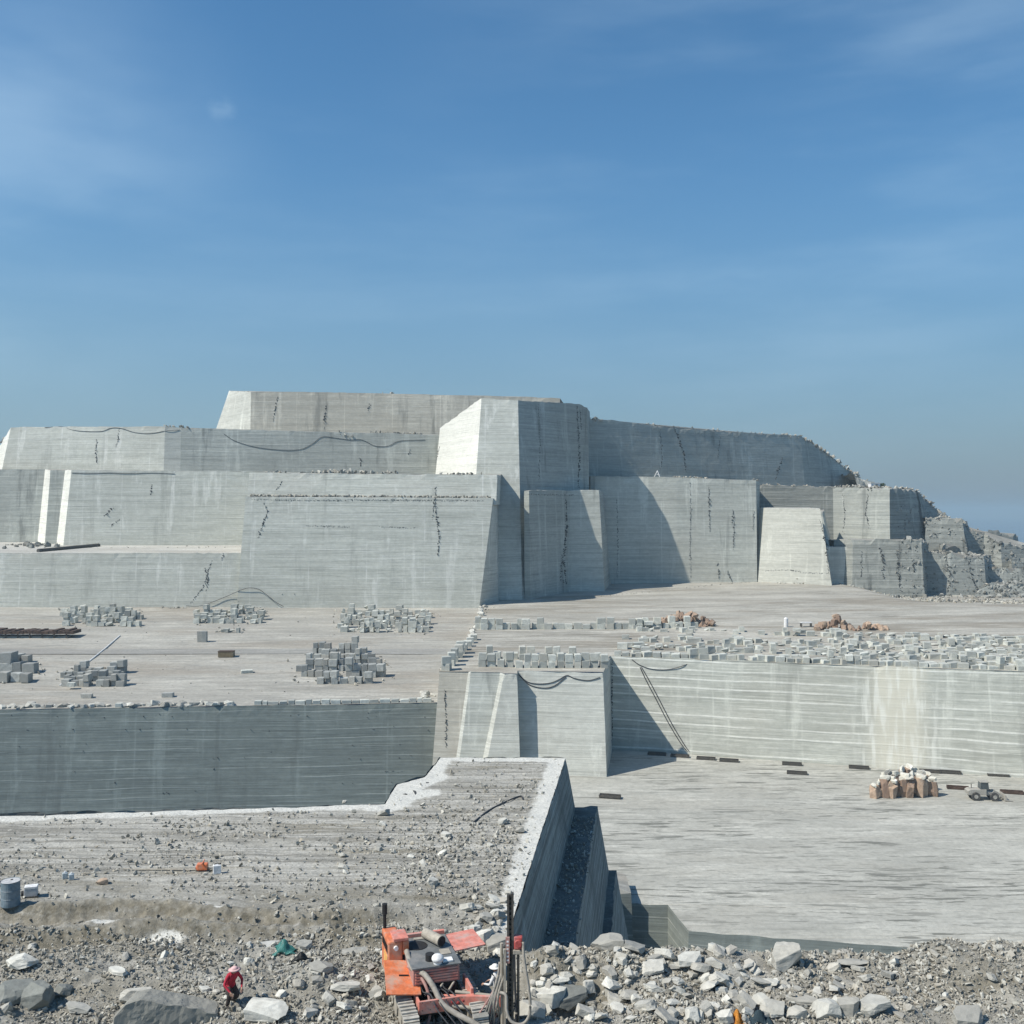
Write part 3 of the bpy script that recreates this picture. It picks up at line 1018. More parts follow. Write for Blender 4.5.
def boulder(x, y, z, size, label, group=None, mat=None, rot=None, sc=(1, 1, 1), var=None, name='boulder', cat='boulder'):
    o = bpy.data.objects.new(name, with_mat(BOULDERS[random.randrange(14) if var is None else var], mat or M['rock']))
    COL.objects.link(o)
    o.location = (x, y, z)
    o.scale = (size * sc[0], size * sc[1], size * sc[2])
    o.rotation_euler = rot or (random.uniform(-.5, .5), random.uniform(-.5, .5), random.uniform(0, 6.28))
    return tag(o, label, cat, group)


rnd = random.Random(11)
U = rnd.uniform


# --- heaps of cut blocks on the left terrace
def heap(px0, px1, py0, py1, rows, size, maxh, label, group, single=True, zf=zL, yon=YL, mat=None, fill=.9, shape=None):
    """py0 far edge, py1 near edge on the floor"""
    Ya, Yb = yon(py1), yon(py0)
    for r in range(rows):
        y = Ya + (Yb - Ya) * (r + .3) / rows
        xa, xb = (px0 - CX) * y / F, (px1 - CX) * y / F
        if shape:
            a, b = shape(r / max(1, rows - 1))
            xa, xb = xa + (xb - xa) * a, xa + (xb - xa) * b
        x = xa + U(0, size)
        while x < xb - size * .4:
            w_ = size * U(.75, 1.35)
            if rnd.random() < fill:
                h_ = 1 + int(U(0, maxh * (1 - .5 * abs((x - xa) / (xb - xa) - .5))))
                z = zf(y) - .1
                for k in range(h_):
                    hh = size * U(.8, 1.05)
                    a = (x + w_ / 2 + U(-.1, .1), y + U(-.5, .5) * size * .5, z, U(-.12, .12), w_ * .94, size * U(.9, 1.5), hh)
                    if single:
                        block(*a, label, group, mat, (U(-.02, .02), U(-.02, .02)))
                    else:
                        BLOCK_LEFT.append(a)
                    z += hh * .99
            x += w_ * U(1.0, 1.15)


heap(290, 383, 650, 685, 6, 1.65, 2.5, 'grey cut stone block in the big stacked heap nearest the left terrace edge', 'blocks of the big heap on the left terrace', mat=M['block_dark'],
     fill=.97, shape=lambda t: ((.26, .86), (.08, 1.0), (.02, .96), (.12, .97), (.16, .92), (.2, .75))[min(5, int(t * 5.99))])
heap(-40, 32, 658, 684, 3, 2.6, 2.2, 'bluish grey block in the stack cut off by the left picture edge', 'blocks stacked at the left picture edge', mat=M['block_dark'])
heap(62, 122, 670, 687, 4, 1.6, 1.9, 'rough grey block in the loose heap between the pale pipe and the terrace edge', 'blocks of the loose heap by the pale pipe', mat=M['block_dark'], fill=.8)
heap(336, 430, 612, 633, 6, 1.75, 1.9, '', '', single=False)
heap(60, 140, 611, 627, 5, 1.75, 1.9, '', '', single=False, fill=.8)
heap(192, 264, 612, 624, 4, 1.75, 1.7, '', '', single=False)
heap(219, 240, 629, 634, 1, 1.5, 1.2, '', '', single=False)
for px, w_ in ((200, 1.4), (204.5, 1.4)):
    y = YL(642)
    x = (px - CX) * y / F
    block(x, y, zL(y) - .1, .05, w_, 1.3, 3.2, 'tall dark stone block standing upright, one of a pair on the left terrace', 'pair of upright blocks', M['block_dark'])
y = YL(673)
block((247 - CX) * y / F, y, zL(y) - .1, .3, 2.9, 1.6, .9, 'low white stone slab lying alone between two heaps on the left terrace', None, M['block'])
y = YL(676)
block((94 - CX) * y / F, YL(688) - 1, zL(y) - .4, .1, 1.8, 1.3, 1.0, 'small pale block in front of the loose grey heap by the pipe', None, M['block'])
# row along the edge of the left terrace
x = -114.0
E_ = lambda xx: np.interp(xx, [-111, -16.5], [216.7, 222.4])
while x < -19.5:
    px = CX + x / (E_(x) + .8) * F
    if 108 < px < 112 or 235 < px < 252:
        x += 1.2
        continue
    if px < 108 or 118 < px < 235:
        s_ = U(1.1, 2.3)
        boulder(x, E_(x) + U(.5, 2.6), zL(E_(x) + 1) + s_ * .2, s_, 'broken stone slab in the rough row along the left terrace edge', 'broken slabs along the left terrace edge', M['rock'],
                (U(-.3, .3), U(-.3, .3), U(0, 6)), name='stone_slab', cat='stone slab', var=rnd.choice([3, 7, 11, 1, 5]))
        x += s_ * U(.45, .8)
    else:
        w_ = U(1.0, 2.4)
        block(x + w_ / 2, E_(x) + 1.0, zL(E_(x) + .6) - .1, U(-.06, .06) + .08, w_ * .93, 1.2, U(.8, 1.15), 'pale block in the single line along the left terrace edge', 'blocks lined along the left terrace edge')
        x += w_ * U(1.0, 1.12)
for px, py in ((87, 698), (168, 697)):
    y = YL(py)
    block((px - CX) * y / F, y, zL(y) - .1, .05, 2.4, 1.4, 1.1, 'dark block standing behind the slabs at the left terrace edge' if px < 100 else 'brownish dark block behind the edge row, right of centre of the slabs', None, M['block_dark'])
# stones down the step between the two terraces
for k in range(26):
    t_ = k / 25
    y = 222 + 118 * t_
    x = left_e(y) + .5 + U(-.6, .9)
    s_ = U(1.0, 2.0)
    boulder(x, y, float(zR(x, y)) + s_ * .2, s_, 'whitish broken stone on the low step between the two terraces', 'stones on the step between the terraces', M['rock'])
for k in range(5):
    boulder(-18.4 + U(-2, .6), 226 + k * .9, zL(227) + .4, U(1.1, 1.9), 'pale stone in the small cluster at the corner of the left terrace', 'stones at the left terrace corner', M['rock'])

# --- rows on the right terrace
lab1, gr1 = 'pale cut block in the double stacked row above the short pit wall', 'blocks stacked above the short pit wall'
for row, (py, p0, p1) in enumerate(((668, 478, 602), (660, 486, 598))):
    y = YR(py) + .6
    px = p0
    while px < p1:
        w_ = U(1.5, 2.0)
        x = (px - CX) * y / F
        yy = max(y, 221.5) if px > 515 else y + 1.5
        z = float(zR(x, yy)) - .1
        for k in range(2 if rnd.random() < .8 - row * .4 else 1):
            h_ = U(1.45, 1.75)
            block(x + w_ / 2, yy + U(-.3, .3), z, U(-.1, .1), w_ * .94, 1.9, h_, lab1, gr1)
            z += h_ * .98
        px += (w_ * U(1.03, 1.18)) * F / y
for k in range(9):
    y = 220 + 5.6 * k
    x = left_e(y) + 1.4 + U(-.3, .3)
    z = float(zR(x, y)) - .1
    for q in range(2 if k < 5 else 1):
        block(x, y, z, U(-.15, .15), U(1.6, 2.2), 2.2, 1.6, 'pale block stacked at the head of the step beside the short pit wall', 'blocks at the head of the step')
        z += 1.58
lab2, gr2 = 'pale cut block in the front row along the long pit wall', 'front row of blocks along the long pit wall'
lab3, gr3 = 'cut stone block in the back row behind the stacked double row', 'back row of blocks'
px = 478
while px < 700:
    y = YR(629) + U(-.8, .8)
    w_ = U(1.5, 2.4)
    x = (px - CX) * y / F
    z = float(zR(x, y)) - .1
    for q in range(1 + (rnd.random() < .45)):
        a = (x, y, z, U(-.15, .15), w_, 2.0, U(1.4, 1.9))
        block(*a, lab3, gr3)
        z += a[6] * .98
    px += w_ * U(1.0, 1.15) * F / y
front = lambda X: 238.6 - (X - 23.4) * 25.2 / 85.2
for r in range(12):
    dy = (1.4, 4.6, 8.5, 12.5, 16.5, 21, 25.5, 30, 35, 40, 45, 50)[r]
    x = 24.5 + r * .7
    while x < 165:
        y = front(x) + dy + U(-.35, .35)
        w_ = U(1.2, 2.3)
        px = CX + x / y * F
        dense = 1.0 if r == 0 else float(np.interp(px, [600, 700, 800, 1000], [.35, .6, .9, .97]))
        if r in (2, 5, 8, 9):
            dense *= float(np.interp(px, [760, 860, 960], [.03, .3, .9]))
        if r in (3, 4):
            dense = max(dense, .8)
        if r >= 10:
            dense *= float(np.interp(px, [640, 700, 760, 860], [.9, .5, .3, .9]))
        if rnd.random() < dense * .96:
            z = float(zR(x, y)) - .12
            for q in range(1 + (rnd.random() < (.12 if r != 1 else .3))):
                a = (x + w_ / 2, y, z, U(-.3, .3), w_ * .97, U(1.2, 2.4), U(.8, 1.55))
                if r == 0 and px < 1030:
                    block(*a, lab2, gr2, None, (U(-.04, .04), U(-.05, .05)))
                else:
                    BLOCK_LEFT.append(a)
                z += a[6] * .98
        x += w_ * U(.98, 1.06)

BIG = [(v * 1.35, t) for v, t in HULLS[:7]]
A_ = np.array(BLOCK_LEFT)
ca, sa = np.cos(A_[:, 3]), np.sin(A_[:, 3])
zz, oo = np.zeros(len(A_)), np.ones(len(A_))
mass('stone_blocks', A_[:, :3] + np.stack([zz, zz, A_[:, 6] / 2], -1), A_[:, 4:7] * RNG.uniform(.75, 1.2, (len(A_), 3)), BV + BV + BIG, M['block_mass'], 'cut stone blocks spread in rows and heaps over both terraces',
     rots=np.stack([ca, -sa, zz, sa, ca, zz, zz, zz, oo], -1).reshape(-1, 3, 3))

# broken pieces round the heaps on the left terrace
HP, HS = [], []
for pa, pb, py0, py1, n in ((286, 388, 650, 687, 70), (56, 126, 668, 688, 60), (330, 436, 611, 635, 110), (56, 142, 610, 628, 90), (188, 268, 612, 626, 70), (216, 244, 628, 634, 16), (0, 45, 658, 686, 30)):
    for _ in range(n):
        y = U(YL(py1), YL(py0))
        x = (U(pa, pb) - CX) * y / F
        sz = U(.4, 1.5)
        HP.append((x, y, zL(y) + sz * .2))
        HS.append((sz, sz * .8, sz * .6))
mass('broken_pieces', HP, HS, HULLS, M['rubble'], 'broken pieces of stone lying round the block heaps on the left terrace')
# long beam and dark stones on the ledge of the second left wall
zl_ = lambda yy: -14.3 + (yy - 347.4) * 3.0 / 72.6
b0, b1 = Vector(((38 - CX) * .3515, 351.5, zl_(351.5) + .45)), Vector(((99 - CX) * .378, 378, zl_(378) + .45))
m = MB()
m.tube([b0, b0.lerp(b1, .5), b1], .75, 8)
tag(m.build('steel_beam', M['steel']), 'long dark beam lying slantwise on the pale ledge of the left wall', 'beam')
for k in range(13):
    y = U(366, 386)
    x = (U(-6, 62) - CX) * y / F
    s_ = U(1.6, 3.4)
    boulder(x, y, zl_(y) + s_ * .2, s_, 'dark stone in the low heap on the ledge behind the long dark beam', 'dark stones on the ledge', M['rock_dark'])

# --- brown heaps on the right terrace
for (pa, pb, py, n, hmax, lb, gp) in ((652, 714, 627, 60, 5.6, 'reddish brown rough stone in the brown heap at the back of the block rows', 'stones of the brown heap'),
                                      (815, 850, 632, 34, 5.0, 'brown rough stone in the smaller brown heap right of the pale drum', 'stones of the smaller brown heap'),
                                      (846, 886, 633, 26, 2.6, 'dark brown stone in the low trail right of the smaller brown heap', 'stones of the low brown trail')):
    for k in range(n):
        t_ = rnd.random()
        y = YR(py) + U(-1.5, 3)
        x = (pa + (pb - pa) * t_ - CX) * y / F
        hh = hmax * (1 - abs(t_ - .55) * 1.5)
        s_ = U(1.2, 2.6)
        boulder(x, y, float(zR(x, y)) + U(0, max(.2, hh - 1)), s_, lb, gp, M['brown_rock'], (U(0, 3), U(0, 3), U(0, 3)), sc=(1, .8, 1))

# standing brown slabs on the pit floor
k = 0
PALE = stone_mat('pale broken stone', light=(.78, .76, .70), dark=(.62, .60, .54))
for k in range(28):
    px = 874 + 58 * (k % 16) / 15 + U(-1.5, 1.5) if k < 16 else U(882, 928)
    w_, h_ = U(1.1, 1.9), float(np.interp(px, [872, 888, 900, 908, 918, 932], [3.0, 4.4, 4.8, 5.2, 4.3, 3.6])) * U(.8, 1.08)
    y = U(196, 198) if k < 16 else U(199.5, 202)
    o = thing('stone_slab', 'upright rough reddish brown slab with a white broken top on the pit floor', 'stone slab', ((px - CX) * y / F, y, PZ), U(-.3, .3), 'upright brown slabs on the pit floor')
    for nm, mt, z0, hh, ww in (('slab_body', 'brown_rock', 0, h_ * .82, w_), ('broken_top', 'rock', h_ * .80, h_ * .20, w_ * .45)):
        q = link(nm, with_mat(BOULDERS[rnd.choice([0, 2, 4, 6, 8, 10])], PALE if mt == 'rock' else M[mt]), o)
        q.location = (U(-.2, .2) if nm == 'broken_top' else 0, 0, z0 + hh * .45)
        q.scale = (ww * 1.15, 2.0, hh * 1.35)
        q.rotation_euler = (U(-.12, .12), U(-.12, .12), U(0, 3))

# --- rubble on the benches: rocks along crests and slopes
P_, s_l = [], []


def scatter_line(pts, n, spread, size, lift=.1):
    for _ in range(n):
        t_ = rnd.random() * (len(pts) - 1)
        i_ = int(t_)
        p = Vector(pts[i_]).lerp(Vector(pts[i_ + 1]), t_ - i_) if i_ < len(pts) - 1 else Vector(pts[-1])
        x, y = p.x + rnd.gauss(0, spread), p.y + (abs(rnd.gauss(0, spread)) if p.z < -2 else U(.05, .9))
        z = drop(x, y)
        if z is None or abs(z - p.z) > 7:
            continue
        sz = U(*size) * (1.0 if p.z < -2 else 1.35)
        P_.append((x, y, max(z, p.z - 1.2) + sz * (lift if p.z < -2 else .28)))
        s_l.append((sz, sz * U(.6, 1), sz * U(.5, .9)))


scatter_line([W(800, 436, 501), W(833, 458, 520), W(866, 484, 540)], 170, 1.6, (.9, 2.8))
scatter_line([W(780, 435, 495), W(800, 436, 501)], 20, 1.2, (.8, 2))
scatter_line([W(758, 487, 456), W(835, 488, 450), W(872, 488, 432), W(918, 491, 441)], 190, 1.6, (.7, 2.0))
scatter_line([W(917, 491, 441), W(942, 517, 470)], 60, 1.8, (.8, 2.4))
scatter_line([W(926, 519, 437), W(962, 520, 433), W(985, 535, 450)], 60, 1.8, (.8, 2.0))
scatter_line([W(930, 553, 415), W(985, 557, 413)], 110, 1.8, (.8, 2.2))
scatter_line([W(978, 569, 420), W(1060, 572, 416)], 80, 2.0, (.7, 1.8))
scatter_line([W(988, 584, 407), W(1060, 586, 404)], 60, 1.6, (.7, 1.6))
scatter_line([(150, 385, -34), (185, 380, -34.5), (215, 370, -34.5)], 520, 6.0, (1.0, 2.6))
scatter_line([W(905, 600, 372), W(920, 602, 372)], 26, 1.0, (1.0, 2.0))
scatter_line([W(250, 497, 347.8), W(490, 498, 347.8)], 520, .25, (.5, 1.3))
scatter_line([G(315, 352.5, 13.6), G(395, 352.5, 13.6)], 70, 1.6, (.8, 2.2))
scatter_line([G(264, 352.5, 13.6), G(284, 352.5, 13.6)], 18, 1.0, (.8, 1.8))
scatter_line([G(445, 353, 13.6), G(475, 353, 13.6)], 30, 1.0, (.6, 1.3))
scatter_line([W(1, 441, 440), W(20, 426, 429)], 40, .8, (.8, 1.8))
scatter_line([W(155, 427, 416), W(190, 428, 417)], 14, 1.0, (.8, 1.7))
scatter_line([W(372, 436, 427), W(425, 436, 430)], 40, 1.0, (.7, 1.6))
scatter_line([W(340, 434, 424), W(350, 434, 424)], 8, 1.0, (.7, 1.4))
scatter_line([W(384, 393.5, 460), W(396, 394, 460)], 7, .6, (.8, 1.6))
scatter_line([W(588, 418, 444), W(605, 419, 446)], 16, .9, (.8, 1.7))
scatter_line([W(640, 424, 456), W(800, 436, 501)], 60, .8, (.4, 1.2))
scatter_line([W(672, 479, 428), W(705, 480, 428)], 40, .8, (.7, 1.5))
scatter_line([W(755, 482, 428), W(760, 482, 440)], 10, .8, (.7, 1.5))
scatter_line([(0, 350, -33), (-94, 343, -33.5)], 90, .9, (.3, .9))
scatter_line([G(2, 384, -12.8), G(60, 384, -12.8)], 34, 1.5, (.8, 2.2))
scatter_line([G(160, 343, -33.5), G(186, 343, -33.5)], 24, .7, (.7, 1.7))
scatter_line([(-60, 370, -12.5), (-190, 368, -12.6)], 60, 6, (.3, 1.0))
scatter_line([(23, 364, -32), (100, 423, -30)], 60, 1.2, (.4, 1.2))
scatter_line([(110, 416, -30), (150, 400, -33)], 50, 1.8, (.6, 1.8))
scatter_line([(-9, 366, -32), (-10, 300, -33.5)], 60, 1.2, (.5, 1.5))
for _ in range(240):
    y = U(226, 335)
    x = U(-160, -18)
    sz = U(.25, .8)
    P_.append((x, y, zL(y) + sz * .1))
    s_l.append((sz, sz, sz * .6))
HP_, HS_ = [], []
for _ in range(4200):                       # the broken hillside at the right end
    px, py = U(896, 1040), U(505, 598)
    if py < np.interp(px, [896, 945, 1000, 1040], [497, 518, 541, 552]):
        continue
    l_, nn = hit(px, py)
    if l_ is None or l_.y > 640 or l_.z < -34.2 and l_.y < 385:
        continue
    if nn.z < .35 and rnd.random() < .72:
        continue
    sz = .9 * 4.6 ** (rnd.random() ** 1.6)
    HP_.append((l_.x, l_.y + .2 * sz, l_.z + .08 * sz))
    HS_.append((sz, sz * U(.6, 1), sz * U(.5, .95)))
mass('hillside_rubble', HP_, HS_, HULLS, stone_mat('dark hillside stone', light=(.42, .42, .40), dark=(.12, .125, .12), s=1.0, obj=False), 'dark broken stones on the stepped hillside at the right end')
mass('bench_rubble', P_, s_l, HULLS, M['rubble'], 'broken stones lying along the bench edges, ledges and hillside of the quarry')

# --- things on the pit floor
for px, py, col in ((610, 797.5, 0), (657, 755, 0), (680, 757, 0), (706, 759.5, 0), (729, 761.5, 0), (792, 765, 0), (797, 774, 0), (859, 768.5, 0), (930, 772.5, 0), (950.5, 773.5, 0), (998, 776, 0), (958, 789, 1), (1012, 793.5, 1)):
    y = -PZ / ((py - HY) / F)
    pos = 'dark steel trough lying flat on the pit floor near the long wall'
    o = thing('steel_trough', pos, 'trough', ((px - CX) * y / F, y, PZ + .02), -.25, 'troughs along the foot of the pit wall')
    mt = M['rust'] if col else M['steel']
    if px == 610:
        o['label'] = 'dark steel trough lying alone on open pit floor, away from the wall'
    elif col:
        o['label'] = 'reddish rusty plate lying left of the wheel loader' if px < 1000 else 'reddish rusty plate lying right of the wheel loader'
        o['category'] = 'plate'
        o.name = 'rusty_plate'
        del o['group']
    m = MB()
    m.box(-2.1, 2.1, -.65, .65, 0, .10, bev=.02)
    for sgn in (-1, 1):
        m.box(-2.1, 2.1, sgn * .62 - .06, sgn * .62 + .06, .10, .55)
    m.build('trough_body', mt, o)
    m = MB()
    for xx in (-2.06, 2.06):
        m.box(xx - .05, xx + .05, -.56, .56, .10, .5)
    m.build('end_plate', mt, o)

# wheel loader
y = 195.0
L = thing('wheel_loader', 'dusty pale wheel loader parked on the pit floor beside the brown slabs', 'wheel loader', ((986 - CX) * y / F, y, PZ), -.1)
mw, mk = plain('dusty machine paint', (.36, .345, .30), .6, dirt=(.3, .27, .22)), plain('tyre rubber', (.05, .05, .048), .9, dirt=(.25, .23, .2))
m = MB()
m.prism([(-3.6, -1.05, 1.0), (-.3, -1.05, 1.0), (-.3, -1.05, 2.1), (-3.2, -1.05, 2.0), (-3.7, -1.05, 1.7)], (0, 2.1, 0))
m.box(-.3, 1.6, -.6, .6, .9, 1.5, bev=.05)
m.build('body', mw, L)
m = MB()
m.prism([(-1.3, -.8, 2.1), (.3, -.8, 2.0), (.15, -.8, 3.4), (-1.2, -.8, 3.4)], (0, 1.6, 0))
cab = m.build('cab', plain('cab glass', (.06, .075, .08), .15, spec=.6), L)
m = MB()
m.box(-1.35, .3, -.9, .9, 3.4, 3.55, bev=.04)
m.build('cab_roof', mw, cab)
for wx in (-2.3, 1.2):
    for wy in (-1.15, 1.15):
        m = MB()
        m.cyl((wx, wy - .3, .8), (wx, wy + .3, .8), .8, n=20)
        wh = m.build('wheel', mk, L)
        m = MB()
        m.cyl((wx, wy - .34, .8), (wx, wy + .34, .8), .38, n=14)
        m.build('rim', mw, wh)
m = MB()
for wy in (-.55, .55):
    m.prism([(.9, wy - .12, 1.3), (1.3, wy - .12, 1.9), (2.6, wy - .12, 1.2), (3.4, wy - .12, .5), (3.1, wy - .12, .35), (2.3, wy - .12, .9)], (0, .24, 0))
m.build('lift_arm', mw, L)
m = MB()
m.prism([(3.1, -1.4, .1), (4.6, -1.4, .06), (4.5, -1.4, .18), (3.5, -1.4, .3), (3.3, -1.4, 1.2), (3.1, -1.4, 1.2)], (0, 2.8, 0))
m.build('bucket', mw, L)
m = MB()
m.tube([(-2.6, .5, 2.0), (-2.6, .5, 2.8)], .08)
m.build('exhaust_pipe', M['steel'], L)

# long covered rack on the left terrace
yr = YL(637)
xa, xb = (-30 - CX) * yr / F, (77 - CX) * yr / F
rk = thing('covered_rack', 'long low dark brown covered rack on short posts at the left', 'rack', ((xa + xb) / 2, yr, zL(yr) - .1))
hl = (xb - xa) / 2
m = MB()
for k in range(26):
    x0 = -hl + k * 2 * hl / 26
    m.box(x0, x0 + 2 * hl / 26 - .02, -2.6 + U(-.25, .25), 3.0, 1.25 + U(-.1, .1), 2.2 + U(-.2, .35))
m.build('dark_cover', M['rust'], rk)
m = MB()
m.box(-hl + .3, hl - 2.2, -1.6, 2.2, 0, .45)
m.build('base', M['block'], rk)
for k in range(9):
    m = MB()
    m.box(-hl + .6 + k * (2 * hl - 3) / 8, -hl + .95 + k * (2 * hl - 3) / 8, -2.2, -1.9, 0, 1.3)
    m.build('post', M['steel'], rk)
# brown box on the haul track
y = YL(657)
bx = thing('storage_box', 'brown storage box on the grey haul track of the left terrace', 'storage box', ((226.5 - CX) * y / F, y, zL(y) - .05), .05)
m = MB()
m.box(-2.0, 2.0, -1.1, 1.1, .12, 1.6, bev=.04)
m.build('box_body', plain('brown painted metal', (.16, .125, .07), .7, dirt=(.25, .22, .18), s=2), bx)
m = MB()
m.box(-2.06, 2.06, -1.16, 1.16, 1.6, 1.72)
m.build('lid', M['rust'], bx)
m = MB()
for xx in (-1.5, 1.5):
    m.box(xx - .15, xx + .15, -1.0, 1.0, 0, .12)
m.build('skid', M['steel'], bx)
# pale pipe across the left terrace
pp = [hit(px, py)[0] for px, py in ((60, 686), (75, 673), (92, 659.5), (105, 649), (120, 636))]
m = MB()
m.tube([p + Vector((0, 0, .14)) for p in pp], .19, 8)
tag(m.build('pipe', M['white']), 'pale pipe lying slantwise across the left terrace floor', 'pipe')
# pale drum and small trestle behind the block rows
y = YR(629)
d0 = thing('water_tank', 'pale upright tank behind the block rows left of the smaller brown heap', 'tank', ((786 - CX) * y / F, y, float(zR(75, y)) - .05))
d0.scale = (.8, .8, .95)
m = MB()
m.cyl((0, 0, 0), (0, 0, 2.6), .75, n=16)
m.build('tank_body', M['white'], d0)
m = MB()
m.cyl((0, 0, 2.6), (0, 0, 2.95), .75, .3, n=16)
m.build('lid', M['white'], d0)
d1 = thing('work_trestle', 'low dark trestle with a pale top behind the block rows', 'trestle', ((806 - CX) * y / F, y, float(zR(80, y)) - .05))
m = MB()
m.box(-1.6, 1.6, -.8, .8, 1.2, 1.4)
m.build('top', M['white'], d1)
for sx in (-1.4, 1.4):
    for sy in (-.6, .6):
        m = MB()
        m.box(sx - .12, sx + .12, sy - .12, sy + .12, 0, 1.2)
        m.build('leg', M['steel'], d1)
# small white A-frame on top of the long back wall
p = drop((657 - CX) * .430, 430)
af = thing('hoist_frame', 'small white A-shaped hoist on top of the long back wall', 'hoist', ((657 - CX) * .430, 430, p))
for a_, b_ in (((-1.4, 0, 0), (.2, 0, 3.2)), ((1.5, .6, 0), (.2, 0, 3.2)), ((1.2, -.8, 0), (.2, 0, 3.2))):
    m = MB()
    m.tube([a_, b_], .17, 6)
    m.build('leg', M['white'], af)
m = MB()
m.box(-.2, 1.3, -.15, .15, 1.4, 1.7)
m.build('cross_beam', M['white'], af)
# cabin and bush at the crest of the right end
z = drop((872 - CX) * .436, 436)
cb = thing('site_cabin', 'small white site cabin on the crest at the right end', 'cabin', ((874 - CX) * .436, 436, z), .2)
m = MB()
m.box(-2.2, 2.2, -1.2, 1.2, 0, 2.2)
m.build('wall', M['white'], cb)
m = MB()
m.box(-2.4, 2.4, -1.4, 1.4, 2.2, 2.45)
m.build('roof', M['white'], cb)
m = MB()
m.box(.2, 1.1, -1.26, -1.19, .9, 1.7)
m.build('window', M['steel'], cb)
z = drop((881 - CX) * .438, 438)
bu = thing('bush', 'dark green bush beside the white cabin on the crest', 'bush', ((881.5 - CX) * .438, 438, z))
m = MB()
m.cyl((0, 0, -.2), (0, 0, 1.2), .15, .08, n=6)
m.build('stem', M['rust'], bu)
n_ = 700
q = RNG.normal(size=(n_, 3))
q /= np.linalg.norm(q, axis=1)[:, None]
q = q * (RNG.uniform(.35, 1, n_) ** .5)[:, None] * np.array([1.9, 1.5, 1.35]) * (1 + .35 * fbm(q[:, 0] * 2, q[:, 1] * 2, q[:, 2] * 2, 3, 2))[:, None] + np.array([0, 0, 1.4])
tri = np.array([(-.5, -.3, 0), (.5, -.3, 0), (0, .6, .1)]) * .35
Vb = (np.einsum('nij,vj->nvi', rotm(RNG, n_), tri) + q[:, None]).reshape(-1, 3)
link('foliage', np_mesh('foliage', Vb, [np.arange(n_ * 3).reshape(-1, 3)], [plain('bush leaves', (.05, .075, .035), .7, var=.4, s=2)]), bu)


# --- cables and cracks on the walls
def cable(pts, r, label, name='cable', n=10, mat=None, off=.12):
    Q = []
    for a in pts:
        l_, nn = hit(*a)
        if l_ is not None:
            Q.append(l_ + nn * off)
    m = MB()
    m.tube(cat_curve(Q, n), r, 5)
    return tag(m.build(name, mat or M['hose_black']), label, 'cable')


cable([(45, 425.5 + 2), (62, 427), (75, 430.5), (100, 431.5), (112, 428), (122, 428.5), (135, 432.5), (150, 433.5), (166, 431), (180, 430)], .10, 'dark cable sagging along the top of the upper left wall')
cable([(224, 434), (235, 441), (255, 447), (280, 450), (300, 449.5), (312, 444), (322, 437), (335, 438), (350, 440), (362, 440), (375, 446), (388, 446), (400, 441), (425, 440)], .09, 'dark cable looping across the upper wall under the topmost bench')
cable([(186, 607.5), (200, 606), (213, 602), (228, 596), (246, 588.5), (258, 589), (266, 594), (276, 602), (284, 606.5)], .10, 'dark cable bent like a gable at the foot of the main wall', off=.6)
cable([(72, 473), (90, 473.5), (110, 473), (130, 473.5), (150, 473), (175, 474)], .10, 'dark cable running flat along the top of the second left wall')
cable([(519, 675), (528, 682), (540, 684), (552, 682.5), (560, 679), (567, 675.5), (575, 678.5), (588, 680.5), (600, 677.5)], .10, 'black cable hanging in two loops on the short pit wall')
cable([(521, 677), (530, 685), (543, 688), (554, 686), (566, 677)], .11, 'second thinner black cable under the loops on the short pit wall')
cable([(632, 659.5), (640, 665), (652, 669), (668, 669.5), (685, 665), (700, 658.5)], .09, 'black cable hanging in one loop on the long pit wall')
cable([(640, 667), (646, 680), (656, 699), (668, 722), (680, 742), (687, 751)], .10, 'black cable slanting down the long pit wall to its foot')
cable([(641.5, 667), (650, 682), (660, 701), (672, 724), (684, 744), (689, 751)], .10, 'thin cable just right of the slanting black cable on the long wall')


def crack(pts, wid, seed=0):
    """an open fracture filled with dark broken stone"""
    rr = random.Random(seed)
    Q = []
    for (x0, y0), (x1, y1) in zip(pts, pts[1:]):
        n = max(2, int(math.hypot(x1 - x0, y1 - y0) / .75))
        for k in range(n):
            t_ = k / n
            Q.append((x0 + (x1 - x0) * t_ + rr.gauss(0, .38), y0 + (y1 - y0) * t_ + rr.gauss(0, .3)))
    for i_, (px, py) in enumerate(Q):
        if rr.random() < .18:
            continue
        l_, nn = hit(px, py)
        if l_ is None:
            continue
        sc_ = l_.y / F
        w_ = 2.1 * wid * sc_ * rr.uniform(.3, 1.2) * (.5 + .5 * math.sin(math.pi * (i_ + .7) / (len(Q) + .4)))
        CR_P.append(l_ - nn * .02)
        CR_S.append((w_, .3, sc_ * rr.uniform(1.6, 3.4)))


CR_P, CR_S = [], []
crack([(252, 499.5), (300, 500.5), (360, 500), (420, 500.5), (484, 501)], .7, 50)  # dark line painted for the shade under the ledge lip
crack([(528, 494), (550, 495), (574, 495)], 1.0, 51)
crack([(306, 526), (352, 527)], .5, 52)
crack([(380, 527), (418, 528)], .5, 53)
crack([(436, 487), (435, 500), (437, 520), (439, 540), (438, 556)], 2.2, 1)
crack([(434, 499), (433, 520)], 1.2, 2)
crack([(264, 503), (268, 512), (262, 526), (258, 540)], 1.8, 3)
crack([(276, 490), (283, 481)], 1.6, 4)
crack([(97, 440), (96, 452), (97, 464)], 1.8, 5)
crack([(119, 430), (118, 440), (115, 448)], 1.5, 6)
crack([(326, 406), (325, 418), (324, 430)], 2.6, 7)
crack([(278, 396), (275, 410), (273, 422)], 1.6, 8)
crack([(370, 404), (368, 411)], 2.2, 9)
crack([(577, 406), (578, 430), (579, 460), (578, 488)], 2.6, 10)
